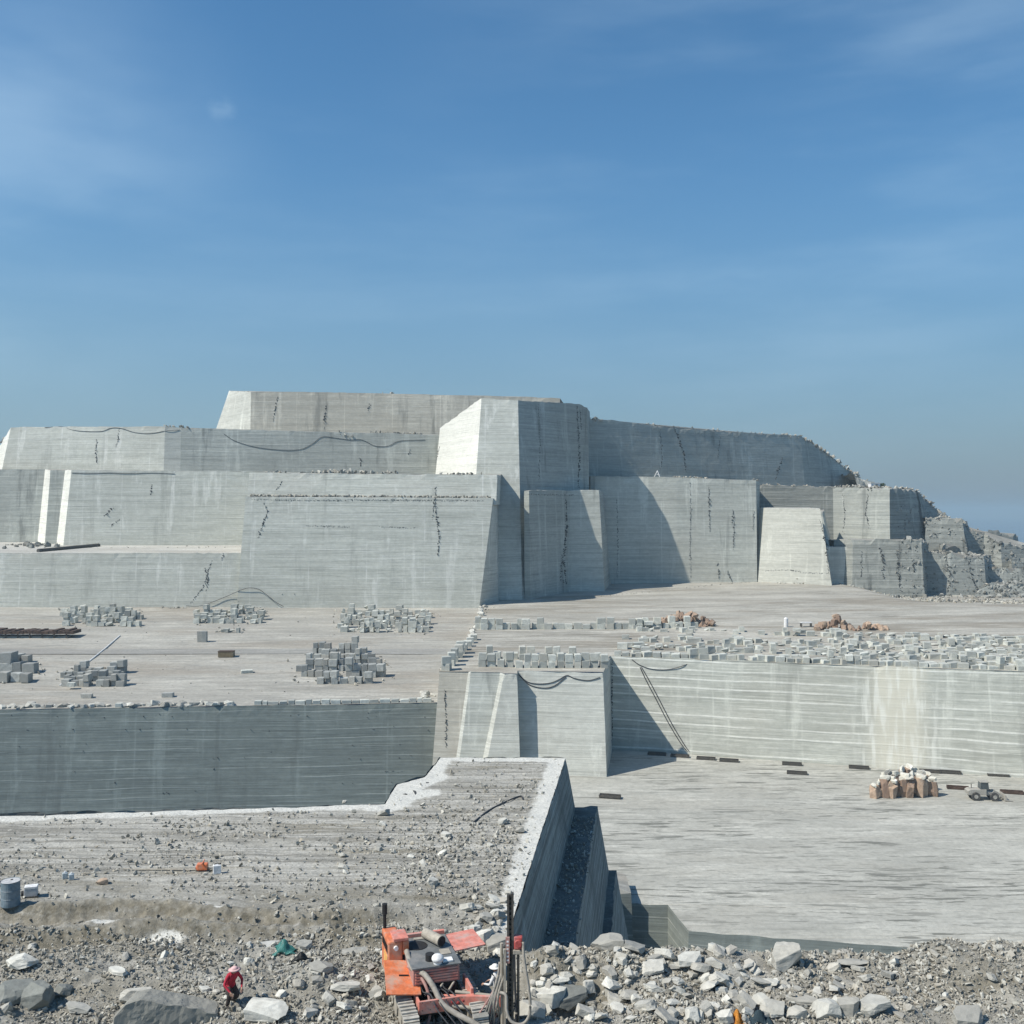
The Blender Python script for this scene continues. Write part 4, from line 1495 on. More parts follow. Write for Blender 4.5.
crack([(580, 410), (581, 430)], 1.8, 11)
crack([(566, 500), (566, 530), (563, 560), (566, 584)], 3.2, 12)
crack([(562, 555), (560, 580), (568, 584)], 2.5, 13)
crack([(673, 425), (679, 440), (684, 455), (686, 472)], 2.6, 14)
crack([(782, 458), (778, 472), (775, 480)], 2.2, 15)
crack([(709, 487), (709, 505), (710, 525), (710, 532)], 1.8, 16)
crack([(733, 510), (734, 530), (733, 550)], 2.0, 17)
crack([(718, 563), (719, 580)], 2.2, 18)
crack([(728, 572), (732, 582)], 2.4, 19)
crack([(754, 512), (753, 530)], 1.6, 20)
crack([(880, 548), (883, 565), (884, 580)], 3.2, 21)
crack([(897, 550), (899, 575), (901, 592)], 2.2, 22)
crack([(912, 560), (915, 573)], 3.0, 23)
crack([(927, 520), (921, 535)], 2.2, 24)
crack([(946, 560), (950, 575), (948, 592)], 3.0, 25)
crack([(968, 562), (972, 578), (978, 592)], 3.0, 26)
crack([(868, 495), (866, 512), (870, 530)], 1.8, 27)
crack([(205, 568), (208, 578), (206, 592)], 1.6, 28)
crack([(212, 560), (203, 588), (190, 604)], 1.4, 29)
crack([(222, 560), (224, 553)], 1.5, 30)
crack([(152, 485), (151, 495)], 1.5, 31)
crack([(113, 508), (104, 516)], 2.5, 32)
crack([(120, 520), (110, 526)], 1.5, 33)
crack([(445, 690), (446, 720), (446, 748)], 2.2, 34)
crack([(612, 660), (612, 700), (612, 745)], 1.3, 36)
crack([(766, 571), (790, 570), (806, 573), (828, 574)], .8, 37)
crack([(690, 482), (691, 510), (690, 545), (691, 578)], .9, 60)
crack([(617, 500), (618, 540), (617, 580)], .8, 61)
crack([(660, 430), (662, 452), (661, 470)], 1.0, 62)
crack([(720, 436), (718, 458)], .9, 63)
crack([(843, 494), (845, 515), (843, 534)], 1.0, 64)
crack([(862, 552), (861, 578)], 1.2, 65)
crack([(538, 405), (540, 440), (539, 480)], .7, 66)
crack([(440, 447), (436, 460)], 1.6, 38)
crack([(410, 449), (408, 456)], 1.4, 39)
crack([(360, 458), (361, 467)], 2.0, 40)
crack([(820, 520), (826, 545), (829, 575)], 1.5, 41)
rrng = np.random.default_rng(4)
for _ in range(130):                        # dark chips painting the shade of small broken-out pits, in rows on the low left wall and the long walls
    px, py = rrng.uniform(0, 430), rrng.choice([716, 729, 745, 752, 759, 771, 783, 792]) + rrng.normal(0, 1.2)
    if vn(px * .03, py * .2, 0, 5) < .05:
        continue
    l_, nn = hit(px, py)
    if l_ is not None:
        CR_P.append(l_ - nn * .05)
        CR_S.append((rrng.uniform(.4, 1.2), .3, rrng.uniform(.25, .6)))
cm = mass('fracture_stain_shade', CR_P, CR_S, HULLS, M['crack'], 'dark chips that paint the stain and shade of fractures in the quarry walls', tilt=.25)
# ------------------------------------------------------------------ the foreground
def gnd(x, y):
    return float(hF(x, y))


def ghit(px, py):
    """the near ground under a picture point"""
    s_ = (py - HY) / F
    Yp = np.arange(26.0, 66.0, .04)
    below = -s_ * Yp <= hF((px - CX) * Yp / F, Yp)
    Yp = float(Yp[np.argmax(below)]) if below.any() else 66.0
    return (px - CX) * Yp / F, Yp


def on_top(x, y):
    far = np.interp(x, [-60, -26.6, -6.9, -6.7, -5.2, -4.6, 3.4], [49.5, 52.0, 54.3, 58.1, 59.8, 64.4, 64.4]) - .15
    return (y < far) & ((dustiness(x, y) < .0) | (RNG.random(len(x)) < .12))


# gravel and broken stones nobody could count
def stones(n, xr, yr_, smin, smax, power, dens=None):
    x = RNG.uniform(*xr, n)
    y = RNG.uniform(*yr_, n)
    sz = smin * (smax / smin) ** (RNG.random(n) ** power)
    keep = np.ones(n, bool)
    if dens is not None:
        keep = RNG.random(n) < dens(x, y)
    keep &= (x < edgeX(y) - .1) | (y < crest(x) + 2.4)
    keep &= (y < 38.5) | on_top(x, y)
    x, y, sz = x[keep], y[keep], sz[keep]
    z = hF(x, y)
    P = np.stack([x, y, z + sz * .2], -1)
    return P, np.stack([sz, sz * RNG.uniform(.6, 1, len(sz)), sz * RNG.uniform(.5, .9, len(sz))], -1)


def d_near(x, y):
    ruts = np.where(x < -2, sst(38.2, 37.2, y) + .25, 1.0) * np.where(x < -2, 1, sst(41, 38, y))
    hole = np.exp(-((x + 2.4) / 2.2) ** 2 - ((y - 34.2) / 1.6) ** 2)
    return np.clip(ruts * (.62 + .38 * fbm(x * .6, y * .6, 0, 51, 3)) * (1 - .6 * hole), 0, 1)


def d_plat(x, y):
    right = sst(-9, -1, x) * sst(58, 47, y)
    return np.clip(.07 + .98 * right * (.6 + .5 * fbm(x * .5, y * .5, 0, 55, 2)) + .25 * sst(.1, .6, fbm(x * .25, y * .4, 0, 57, 2)), 0, 1)


PA, SA = stones(52000, (-23, 23), (30.5, 39.0), .045, .20, 1.5, d_near)
PB, SB = stones(70000, (-27, 3.6), (38.6, 64.4), .05, .38, 2.3, d_plat)
PC, SC_ = stones(80000, (-22, 22), (30.5, 37.9), .07, .34, 1.6, lambda x, y: np.clip(np.where(x > 0, .95, .6) * (.5 + .6 * fbm(x * .5, y * .5, 0, 61, 2)), 0, 1))
n_ = 900
y_ = RNG.uniform(37.5, 63, n_)
x_ = edgeX(y_) + RNG.uniform(.55, 2.1, n_)
s__ = .08 * (5 ** (RNG.random(n_) ** 2))
PD, SD = np.stack([x_, y_, np.full(n_, -19.2) + s__ * .2], -1), np.stack([s__, s__ * .8, s__ * .7], -1)
PA, SA = np.vstack([PA, PD]), np.vstack([SA, SD])
mass('gravel', np.vstack([PA, PB, PC]), np.vstack([SA, SB, SC_]), SMALL + HULLS[:6], M['rubble'], 'grey gravel and small broken stones over the near ground')

# single boulders that stand out
NB = [  # px, py(base centre), width px, label, material, (sx,sy,sz), var
    (785, 965, 34, 'large pale boulder standing highest on the rubble crest before the pit floor', 'rock', (1, .8, 1.0), 2),
    (803, 1004, 38, 'flat topped white slab lying on the dark boulders at the bottom edge', 'rock', (1, .55, .35), 3),
    (772, 1014, 26, 'pale boulder left of the flat topped white slab', 'rock', (1, .8, .75), 0),
    (795, 1018, 22, 'shaded grey boulder under the flat topped white slab', 'rock', (1, .8, .75), 4),
    (826, 1016, 30, 'angular grey boulder right of the flat topped white slab', 'rock', (1, .8, .8), 6),
    (848, 1012, 26, 'upright pale boulder second to the right of the white slab', 'rock', (.9, .8, 1.0), 8),
    (872, 1012, 34, 'squarish grey boulder right of the boulder group at the bottom', 'rock', (1, .8, .6), 10),
    (968, 1024, 34, 'pale pointed boulder at the bottom edge under the right mound', 'rock', (1, .8, .7), 12),
    (896, 942, 14, 'whitish upright stone on the left shoulder of the right mound', 'rock', (1, .8, .9), 5),
    (852, 966, 34, 'flat pale slab half buried left of the right mound', 'rock', (1, .7, .35), 7),
    (136, 1002, 34, 'yellowish rough boulder on the left end of the large dark slab', 'rock', (1, .9, .9), 9),
    (78, 1012, 30, 'pale stone between the dark boulders and the large dark slab', 'rock', (1, .8, .6), 11),
    (20, 968, 34, 'pinkish white boulder by the left picture edge above the dark boulders', 'rock', (1, .8, .75), 13),
    (118, 974, 24, 'flat pale stone on the gravel left of the person in red', 'rock', (1, .7, .5), 3),
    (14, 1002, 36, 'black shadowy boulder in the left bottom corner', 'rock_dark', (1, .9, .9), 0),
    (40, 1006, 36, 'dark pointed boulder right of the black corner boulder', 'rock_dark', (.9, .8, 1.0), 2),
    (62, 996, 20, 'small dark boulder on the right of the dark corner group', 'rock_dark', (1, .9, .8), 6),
    (268, 1016, 46, 'broad pale boulder at the bottom edge right of the person in red', 'rock', (1, .8, .55), 5),
    (322, 972, 26, 'pale rounded boulder left of the orange drill rig', 'rock', (1, .9, .65), 13),
    (346, 990, 34, 'smooth pale flat boulder nearest the lower orange flap of the rig', 'rock', (1, .8, .5), 9),
    (354, 954, 30, 'flat lens shaped boulder behind the pale boulders left of the rig', 'rock', (1, .7, .4), 7),
    (270, 946, 36, 'flat white slab on the crest left of the teal sheet', 'dust', (1, .6, .22), 3),
    (608, 950, 40, 'wedge shaped boulder on the rubble crest in front of the dark plateau steps', 'rock', (1, .7, .65), 4),
    (668, 946, 30, 'pointed boulder on the rubble crest in front of the shaded pit hole', 'rock', (1, .8, .75), 10),
    (592, 977, 13, 'small round white stone on brown gravel right of the mast', 'rock', (1, 1, .9), 13),
    (546, 1002, 44, 'large shaded slab leaning right behind the drill mast', 'rock', (1, .7, .6), 8),
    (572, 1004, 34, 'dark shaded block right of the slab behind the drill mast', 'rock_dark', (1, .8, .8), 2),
    (530, 1016, 34, 'bluish shaded boulder at the bottom edge right of the mast', 'rock', (1, .8, .6), 6),
    (690, 966, 26, 'squarish pale boulder on the rubble behind the hole corner', 'rock', (1, .8, .8), 12),
    (652, 972, 26, 'pale boulder in the middle of the rubble right of the mast', 'rock', (1, .8, .6), 0),
    (497, 949, 26, 'pale wedge boulder in the heap behind the drill mast', 'rock', (1, .9, .9), 2),
    (482, 946, 26, 'tall white boulder in the heap behind the right flap of the rig', 'rock', (.9, .8, 1.1), 8),
]
for px, py, wpx, lb, mt, sc, var in NB:
    x, y = ghit(px, py)
    s_ = wpx * y / F / 1.12
    lift = {'dust': .03}.get(mt, sc[2] * .27)
    rot = (rnd.uniform(-.12, .12), rnd.uniform(-.12, .12), rnd.uniform(-.4, .4))
    boulder(x, y, gnd(x, y) + s_ * lift, s_, lb, None, M[mt], rot, sc, var)

groups = [
    (110, (465, 560), (902, 955), (8, 23), 'pale angular rock in the heap between the plateau edge and the rig', 'rocks heaped at the plateau corner'),
    (210, (530, 775), (936, 1022), (8, 27), 'pale broken rock on the rubble bank between mast and bottom edge', 'rocks on the rubble bank right of the mast'),
    (50, (760, 900), (952, 1020), (7, 18), 'grey broken rock on the bank around the large pale boulder', 'rocks around the large pale boulder'),
    (26, (890, 1023), (940, 1020), (6, 15), 'small grey rock on the right mound', 'rocks on the right mound'),
    (44, (240, 385), (945, 1022), (7, 20), 'grey rock on the mound between the person in red and the rig', 'rocks between the person and the rig'),
    (26, (0, 235), (948, 1020), (6, 16), 'grey rock scattered left of the person in red', 'rocks left of the person'),
    (60, (330, 560), (800, 905), (5, 15), 'loose rock on the striped plateau behind the rig', 'loose rocks on the plateau'),
]
CAND = []
for n, xr, yr_, wr, lb, gp in groups:
    for k in range(n):
        px, py = U(*xr), U(*yr_)
        x, y = ghit(px, py)
        if y > 38 and x > edgeX(y) - .4:
            continue
        if -4.2 < x < -1.0 and 31.8 < y < 36.2:
            continue
        w_ = (wr[0] + (wr[1] - wr[0]) * rnd.random() ** 1.9) * .8
        CAND.append((w_, x, y, lb, gp))
CAND.sort(key=lambda c: -c[0])
for w_, x, y, lb, gp in CAND[:290]:         # the largest in the picture are single rocks, the rest one mass
    s_ = w_ * y / F
    boulder(x, y, gnd(x, y) + s_ * U(.1, .28), s_, lb, gp, M['rock'], None, (1, U(.7, 1), U(.6, .95)), name='rock', cat='rock')
rest = np.array([(x, y, gnd(x, y) + .03, w_ * y / F) for w_, x, y, _, _ in CAND[290:]])
mass('small_rocks', rest[:, :3], rest[:, 3] * 1.1, HULLS, M['rubble'], 'smaller loose rocks among the boulders of the near ground')

# the very large tilted slab at the bottom left
bm = bmesh.new()
pr_ = [(-1.55, -.5), (-1.5, .62), (-1.15, .98), (-.75, 1.02), (.2, .72), (1.1, .44), (1.62, .30), (1.75, -.5)]
fr = [bm.verts.new((a, -.55 + .12 * a, b)) for a, b in pr_]
bk = [bm.verts.new((a * .95 + .1, .75 + .05 * a, b * .9 - .02)) for a, b in pr_]
bm.faces.new(fr)
bm.faces.new(bk[::-1])
for a in range(8):
    bm.faces.new((fr[a], bk[a], bk[(a + 1) % 8], fr[(a + 1) % 8]))
bmesh.ops.bevel(bm, geom=bm.edges[:], offset=.05, segments=1, affect='EDGES')
bmesh.ops.triangulate(bm, faces=bm.faces[:])
for _ in range(4):
    bmesh.ops.subdivide_edges(bm, edges=[e for e in bm.edges if e.calc_length() > .16], cuts=1)
    bmesh.ops.triangulate(bm, faces=bm.faces[:])
for v in bm.verts:
    v.co += Vector((1, 1, 1)) * .04 * mnoise.noise(v.co * 2.5) + Vector((.3, 1, .6)) * .03 * mnoise.noise(v.co * 7)
bmesh.ops.recalc_face_normals(bm, faces=bm.faces[:])
me = bpy.data.meshes.new('boulder')
bm.to_mesh(me)
bm.free()
me.materials.append(stone_mat('large slab stone', light=(.42, .42, .39), dark=(.27, .275, .26), s=1.6))
x, y = ghit(166, 1022)
o = tag(link('boulder', me), 'very large grey tilted slab boulder with a shaded flat front below the person in red', 'boulder')
o.location = (x, y, gnd(x, y) - .05)
o.rotation_euler = (R(-6), 0, R(12))

# ------------------------------------------------------------------ people
SKIN = plain('skin', (.42, .25, .17), .6, var=.08)


def person(label, loc, rz, J, bones, colours, hat, extra=None):
    """J joint: (x, y, z, radius); bones: (joint a, joint b, colour); one continuous skinned body"""
    root = thing('person', label, 'person', loc, rz)
    names = list(J)
    me = bpy.data.meshes.new('body')
    me.from_pydata([J[n][:3] for n in names], [(names.index(a), names.index(b)) for a, b, c in bones], [])
    o = bpy.data.objects.new('body', me)
    COL.objects.link(o)
    md = o.modifiers.new('skin', 'SKIN')
    md.use_smooth_shade = True
    sd = o.modifiers.new('sub', 'SUBSURF')
    sd.levels = sd.render_levels = 2
    for i, n in enumerate(names):
        r = J[n][3]
        v = me.skin_vertices[0].data[i]
        v.radius = r if isinstance(r, tuple) else (r, r)
        v.use_root = (n == 'pelvis')
    bpy.context.view_layer.update()
    ev = o.evaluated_get(bpy.context.evaluated_depsgraph_get())
    nm = bpy.data.meshes.new_from_object(ev)
    o.modifiers.clear()
    o.data = nm
    nm.materials.clear()
    mats = list(dict.fromkeys(c for _, _, c in bones))
    for c in mats:
        nm.materials.append(colours[c])
    for p in nm.polygons:
        best = None
        for a, b, c in bones:
            A, B = Vector(J[a][:3]), Vector(J[b][:3])
            d = B - A
            t_ = max(0, min(1, (p.center - A).dot(d) / max(1e-9, d.length_squared)))
            ra = J[a][3] if not isinstance(J[a][3], tuple) else max(J[a][3])
            rb = J[b][3] if not isinstance(J[b][3], tuple) else max(J[b][3])
            q = (p.center - (A + d * t_)).length - (ra + (rb - ra) * t_)
            if best is None or q < best[0]:
                best = (q, c)
        p.material_index = mats.index(best[1])
        p.use_smooth = True
    o.parent = root
    hd = Vector(J['head'][:3])
    m = MB()
    m.ball(hd + Vector((0, 0, .055)), .118, (1, 1.08, .82), 16, 10)
    m.cyl(hd + Vector((0, 0, .035)), hd + Vector((0, 0, .065)), hat[1], hat[1] * .72, n=20)
    m.build('hat', hat[0], root, True)
    eye = plain('eye', (.03, .025, .02), .3)
    f_ = Vector(J['nose'][:3]) - hd
    f_.z = 0
    f_.normalize()
    sd_ = Vector((-f_.y, f_.x, 0))
    for sg in (-1, 1):
        m = MB()
        m.ball(hd + f_ * .088 + sd_ * .033 * sg + Vector((0, 0, -.005)), .013)
        m.build('eye', eye, root)
        m = MB()
        m.ball(hd + sd_ * .098 * sg + Vector((0, 0, -.03)), .03, (.45, .45, 1))
        m.build('ear', SKIN, root)
    return root


def hand(J, bones, wrist, side, d, down, col='skin'):
    """palm and five fingers at the end of an arm; d = direction of the hand, down = side the fingers curl to"""
    w_ = Vector(J[wrist][:3])
    d = Vector(d).normalized()
    c = Vector(down).normalized()
    s_ = d.cross(c).normalized() * side
    pm = wrist + '_palm'
    p = w_ + d * .07
    J[pm] = (*p, .030)
    bones.append((wrist, pm, col))
    for i, (off, ln) in enumerate(((.030, .070), (.010, .080), (-.011, .074), (-.030, .058))):
        a = p + d * .035 + s_ * off
        b = a + d * ln * .5 + c * ln * .2
        e = b + d * ln * .2 + c * ln * .45
        n1, n2, n3 = (pm + f'_finger{i}{k}' for k in range(3))
        J[n1], J[n2], J[n3] = (*a, .0095), (*b, .0085), (*e, .007)
        bones += [(pm, n1, col), (n1, n2, col), (n2, n3, col)]
    a = p - d * .02 + s_ * .036
    b = a + s_ * .022 + d * .03 + c * .012
    e = b + d * .028 + c * .018
    n1, n2, n3 = (pm + f'_thumb{k}' for k in range(3))
    J[n1], J[n2], J[n3] = (*a, .011), (*b, .0095), (*e, .008)
    bones += [(pm, n1, col), (n1, n2, col), (n2, n3, col)]


def body(lean, knees, arms, thick=1.0, hip=.88):
    """joints of a standing figure facing +x; lean tips the trunk forward"""
    sn, cs = math.sin(lean), math.cos(lean)
    up = lambda h, y=0: (h * sn, y, hip + h * cs)
    J = {'pelvis': (0, 0, hip, (.15 * thick, .125 * thick)), 'belly': (*up(.18), (.145 * thick, .115 * thick)), 'chest': (*up(.36), (.165 * thick, .12 * thick)),
         'neck_base': (*up(.50), (.10, .085)), 'neck': (*up(.565), .055)}
    hx, hy, hz = up(.67)
    J['head'] = (hx + .02, 0, hz, (.088, .098))
    J['crown'] = (hx + .01, 0, hz + .09, .07)
    J['jaw'] = (hx + .055, 0, hz - .075, .05)
    J['nose'] = (hx + .125, 0, hz - .02, .016)
    bones = [('pelvis', 'belly', 'shirt'), ('belly', 'chest', 'shirt'), ('chest', 'neck_base', 'shirt'), ('neck_base', 'neck', 'skin'), ('neck', 'head', 'skin'),
             ('head', 'crown', 'skin'), ('head', 'jaw', 'skin'), ('head', 'nose', 'skin')]
    for sg, kn, ar in ((-1, knees[0], arms[0]), (1, knees[1], arms[1])):
        t_ = 'r' if sg < 0 else 'l'
        J[t_ + 'hip'] = (0, .1 * sg, hip - .06, .115 * thick ** .5)
        J[t_ + 'knee'] = (*kn[0], .085 * thick ** .5)
        J[t_ + 'ankle'] = (*kn[1], .068)
        ax, ay, az = kn[1]
        J[t_ + 'heel'] = (ax - .03, ay, az - .06, .042)
        J[t_ + 'toe'] = (ax + .17, ay + .02 * sg, az - .065, .036)
        bones += [('pelvis', t_ + 'hip', 'trousers'), (t_ + 'hip', t_ + 'knee', 'trousers'), (t_ + 'knee', t_ + 'ankle', 'trousers'), (t_ + 'ankle', t_ + 'heel', 'shoe'), (t_ + 'heel', t_ + 'toe', 'shoe')]
        J[t_ + 'shoulder'] = (*up(.47, .19 * sg), .068)
        J[t_ + 'elbow'] = (*ar[0], .047)
        J[t_ + 'wrist'] = (*ar[1], .033)
        bones += [('neck_base', t_ + 'shoulder', 'shirt'), (t_ + 'shoulder', t_ + 'elbow', 'shirt'), (t_ + 'elbow', t_ + 'wrist', 'shirt')]
        dd = Vector(ar[1]) - Vector(ar[0])
        hand(J, bones, t_ + 'wrist', sg, dd, (0.3, -.5 * sg, -.8))
    return J, bones


cols = lambda a, b: {'shirt': a, 'trousers': b, 'skin': SKIN, 'shoe': plain('dark shoe', (.04, .035, .03), .8)}
red = plain('red jacket', (.40, .02, .04), .8, var=.25)
dark_tr = plain('dark trousers', (.05, .04, .036), .9, var=.3, dirt=(.14, .10, .08))
J, B_ = body(.50, (((.36, -.18, .52), (.20, -.18, .10)), ((.28, .17, .34), (-.04, .15, .10))), (((.26, -.34, .86), (.48, -.26, .66)), ((.28, .33, .86), (.50, .18, .68))), 1.4, .70)
x, y = ghit(229, 1004)
pr = person('person in a red jacket, dark trousers and pink brimmed hat stepping over rubble', (x, y, gnd(x, y) - .01), -.75, J, B_, cols(red, dark_tr),
       (plain('pink hat cloth', (.62, .40, .38), .9), .215))
pr.scale = (.98, .98, .94)
J, B_ = body(.10, (((.06, -.12, .44), (-.02, -.12, .10)), ((.03, .12, .44), (-.06, .13, .10))), (((.14, -.28, 1.10), (.36, -.20, 1.02)), ((.14, .28, 1.10), (.38, .18, 1.04))), 1.0)
PX2 = (-.49, 33.35)
person('person in a white shirt, black trousers and white hat working beside the drill mast', (PX2[0], PX2[1], gnd(*PX2) - .01), 2.7, J, B_,
       cols(plain('white shirt', (.62, .62, .60), .9, var=.12), plain('black trousers', (.03, .03, .033), .9)), (plain('white hat cloth', (.72, .70, .64), .9), .2))

# ------------------------------------------------------------------ the drill rig
orange = plain('orange paint', (.62, .175, .07), .45, dirt=(.46, .36, .28), s=5, dirt_a=.75)
salmon = plain('sun bleached red paint', (.60, .215, .16), .55, dirt=(.46, .38, .33), s=5, dirt_a=.75)
pinkish = plain('dusty red paint', (.38, .20, .17), .7, dirt=(.44, .40, .36), s=4, dirt_a=.6)
deckm = plain('dusty grey deck', (.135, .145, .145), .7, dirt=(.30, .285, .26), s=3, dirt_a=.6)
black = plain('engine black', (.02, .02, .02), .7)
tan = plain('dusty steel', (.36, .33, .27), .7, dirt=(.22, .18, .13), s=4)
trackm = plain('dusty track', (.43, .405, .35), .9, dirt=(.26, .24, .2), s=5)
hosem = plain('dusty hose', (.30, .275, .23), .8, dirt=(.4, .37, .33), s=8)
yellowm = plain('yellow panel', (.72, .40, .12), .55)
RX, RY = -2.80, 34.1
rz_ = gnd(RX, RY - 1.0) - .05
rig = thing('drill_rig', 'orange crawler drill rig with raised flaps and a tall dark mast in the rubble', 'drill rig', (RX, RY, rz_), R(17))
RS = 1.09
rig.scale = (RS, RS, RS)

for sx in (-1, 1):
    m = MB()
    n = 44
    pts = []
    for k in range(n):
        a = 2 * math.pi * k / n
        cy, cz = math.cos(a), math.sin(a)
        yy = (1.65 if cy > 0 else -1.95) + .38 * cy
        pts.append((yy, .40 + .38 * cz))
    # resample the loop evenly
    loop = pts + [pts[0]]
    L_ = [0]
    for a, b in zip(loop, loop[1:]):
        L_.append(L_[-1] + math.hypot(b[0] - a[0], b[1] - a[1]))
    N = 46
    for k in range(N):
        d = L_[-1] * k / N
        i = max(j for j in range(len(L_)) if L_[j] <= d)
        t_ = (d - L_[i]) / max(1e-6, (L_[i + 1] - L_[i]))
        p0 = Vector((0, loop[i][0] + (loop[i + 1][0] - loop[i][0]) * t_, loop[i][1] + (loop[i + 1][1] - loop[i][1]) * t_))
        dr = Vector((0, loop[i + 1][0] - loop[i][0], loop[i + 1][1] - loop[i][1])).normalized()
        up_ = Vector((0, -dr.z, dr.y)) * -1
        Mx = Matrix.Translation(Vector((sx * 1.02, p0.y, p0.z))) @ Matrix(((1, 0, 0), (0, dr.y, up_.y), (0, dr.z, up_.z))).to_4x4()
        m.box(-.23, .23, -.095, .095, -.03, .03, Mx)
        m.box(-.23, .23, -.03, .03, .03, .085, Mx)
    tr = m.build('track', trackm, rig)
    m = MB()
    for yy in (-1.9, -1.2, -.5, .2, .9, 1.6):
        m.cyl((sx * 1.02 - .16, yy, .36), (sx * 1.02 + .16, yy, .36), .25 if abs(yy) < 1.5 else .32, n=14)
    m.build('roller', tan, tr)
    m = MB()
    m.box(sx * 1.02 - .10 - (.18 if sx > 0 else -.18), sx * 1.02 + .10 - (.18 if sx > 0 else -.18), -1.9, 1.6, .26, .62, bev=.02)
    m.build('track_frame', tan, rig)
m = MB()
m.box(-.74, .74, -1.5, 1.35, .45, .72, bev=.02)
m.build('chassis', black, rig)
# engine hood: sides, louvred front and grey deck with a rear lip
m = MB()
m.box(-.72, .72, -.95, 1.30, 1.12, 1.62, bev=.015)
m.build('engine_hood', pinkish, rig)
m = MB()
m.box(-.76, .76, -1.0, 1.34, 1.62, 1.665, bev=.01)
dk = m.build('deck', deckm, rig)
m = MB()
m.box(-.75, .75, 1.20, 1.32, 1.665, 1.78, bev=.01)
m.build('deck_lip', salmon, dk)
m = MB()
m.cyl((-.30, .55, 1.665), (-.30, .55, 1.685), .33, n=22)
m.build('fan_grille', black, dk)
m = MB()
for k in range(5):
    m.box(-.66, .66, -.985, -.95, 1.18 + k * .085, 1.225 + k * .085)
m.build('louvre', salmon, rig)
m = MB()
m.box(-.62, .62, -.93, .9, .72, 1.12)
m.build('engine_block', black, rig)
for k in range(3):
    m = MB()
    m.cyl((-.4 + k * .35, -1.15, .9), (-.15 + k * .35, -.95, 1.1), .035, n=8)
    m.build('strut', tan, rig)
# open tray in front
m = MB()
m.box(-.70, .98, -1.72, -1.64, .62, 1.0, bev=.01)
m.box(.90, .98, -1.64, -.6, .62, 1.15, bev=.01)
m.box(-.70, -.64, -1.64, -.9, .62, .95)
m.box(-.64, .90, -1.64, -.95, .58, .64)
m.build('front_tray', salmon, rig)
m = MB()
for k in range(6):
    m.ball((-.2 + k * .17, -1.74, .82 + .05 * (k % 2)), .05, (1, .5, 1))
m.build('valve_knob', plain('dark red paint', (.35, .05, .05), .5), rig)
# orange cabinet left rear with its yellow panel and top slab
m = MB()
m.box(-1.26, -.80, .30, 1.50, .78, 2.0, bev=.05)
cb_ = m.build('cabinet', orange, rig)
m = MB()
m.box(-1.10, -.62, .25, .95, 2.0, 2.10, bev=.02)
m.build('cabinet_top', salmon, cb_)
m = MB()
m.box(-.80, -.60, .30, .95, 1.55, 1.98, bev=.02)
m.build('cabinet_step', orange, cb_)
m = MB()
m.box(-1.275, -1.255, .45, 1.0, .95, 1.5)
m.build('side_panel', yellowm, cb_)
m = MB()
m.cyl((-1.18, 1.42, 2.0), (-1.18, 1.42, 2.75), .055, n=10)
m.cyl((-1.18, 1.42, 2.45), (-1.18, 1.42, 2.78), .085, n=10)
m.build('exhaust_pipe', black, rig)
# two open flaps
Mx = Matrix.Translation((-.86, -.42, 1.22)) @ Matrix.Rotation(R(4), 4, 'Y') @ Matrix.Rotation(R(13), 4, 'X') @ Matrix.Rotation(R(-6), 4, 'Z')
m = MB()
m.box(-.62, .42, -.86, .72, -.02, .025, Mx, bev=.008)
fl = m.build('side_flap', orange, rig)
fl['label'] = 'bright orange lower flap hanging open'
m = MB()
m.box(-.2, .1, -.05, -.01, .025, .06, Mx)
m.build('handle', black, fl)
Mx = Matrix.Translation((1.26, .62, 1.62)) @ Matrix.Rotation(R(-3), 4, 'Y') @ Matrix.Rotation(R(4), 4, 'Z')
m = MB()
m.box(-.50, .52, -.62, .66, -.02, .025, Mx, bev=.008)
fl = m.build('side_flap', salmon, rig)
fl['label'] = 'sun bleached red flap propped level'
# exhaust drum, air cleaner, caps
m = MB()
m.cyl((.06, .98, 1.86), (.42, .22, 1.86), .165, n=18)
mf = m.build('muffler', tan, rig)
m = MB()
m.cyl((.415, .225, 1.86), (.43, .195, 1.86), .15, n=18)
m.build('muffler_end', black, mf)
m = MB()
m.cyl((-.12, -.55, 1.66), (-.12, -.55, 1.86), .14, n=16)
m.build('filler_cap', black, rig)
m = MB()
m.cyl((.06, -.84, 1.60), (.06, -.84, 1.80), .13, n=16)
m.ball((.06, -.84, 1.82), .19, (1, 1, .72), 18, 10)
m.build('air_cleaner', M['white'], rig, True)
m = MB()
m.box(.22, .55, -.86, -.6, 1.665, 1.72, bev=.01)
m.build('hatch', M['white'], rig)


def loc(wx, wy, wz):            # world point to rig space
    v = Vector((wx - RX, wy - RY, 0))
    v.rotate(Matrix.Rotation(-R(17), 3, 'Z'))
    return Vector((v.x, v.y, wz - rz_)) / RS


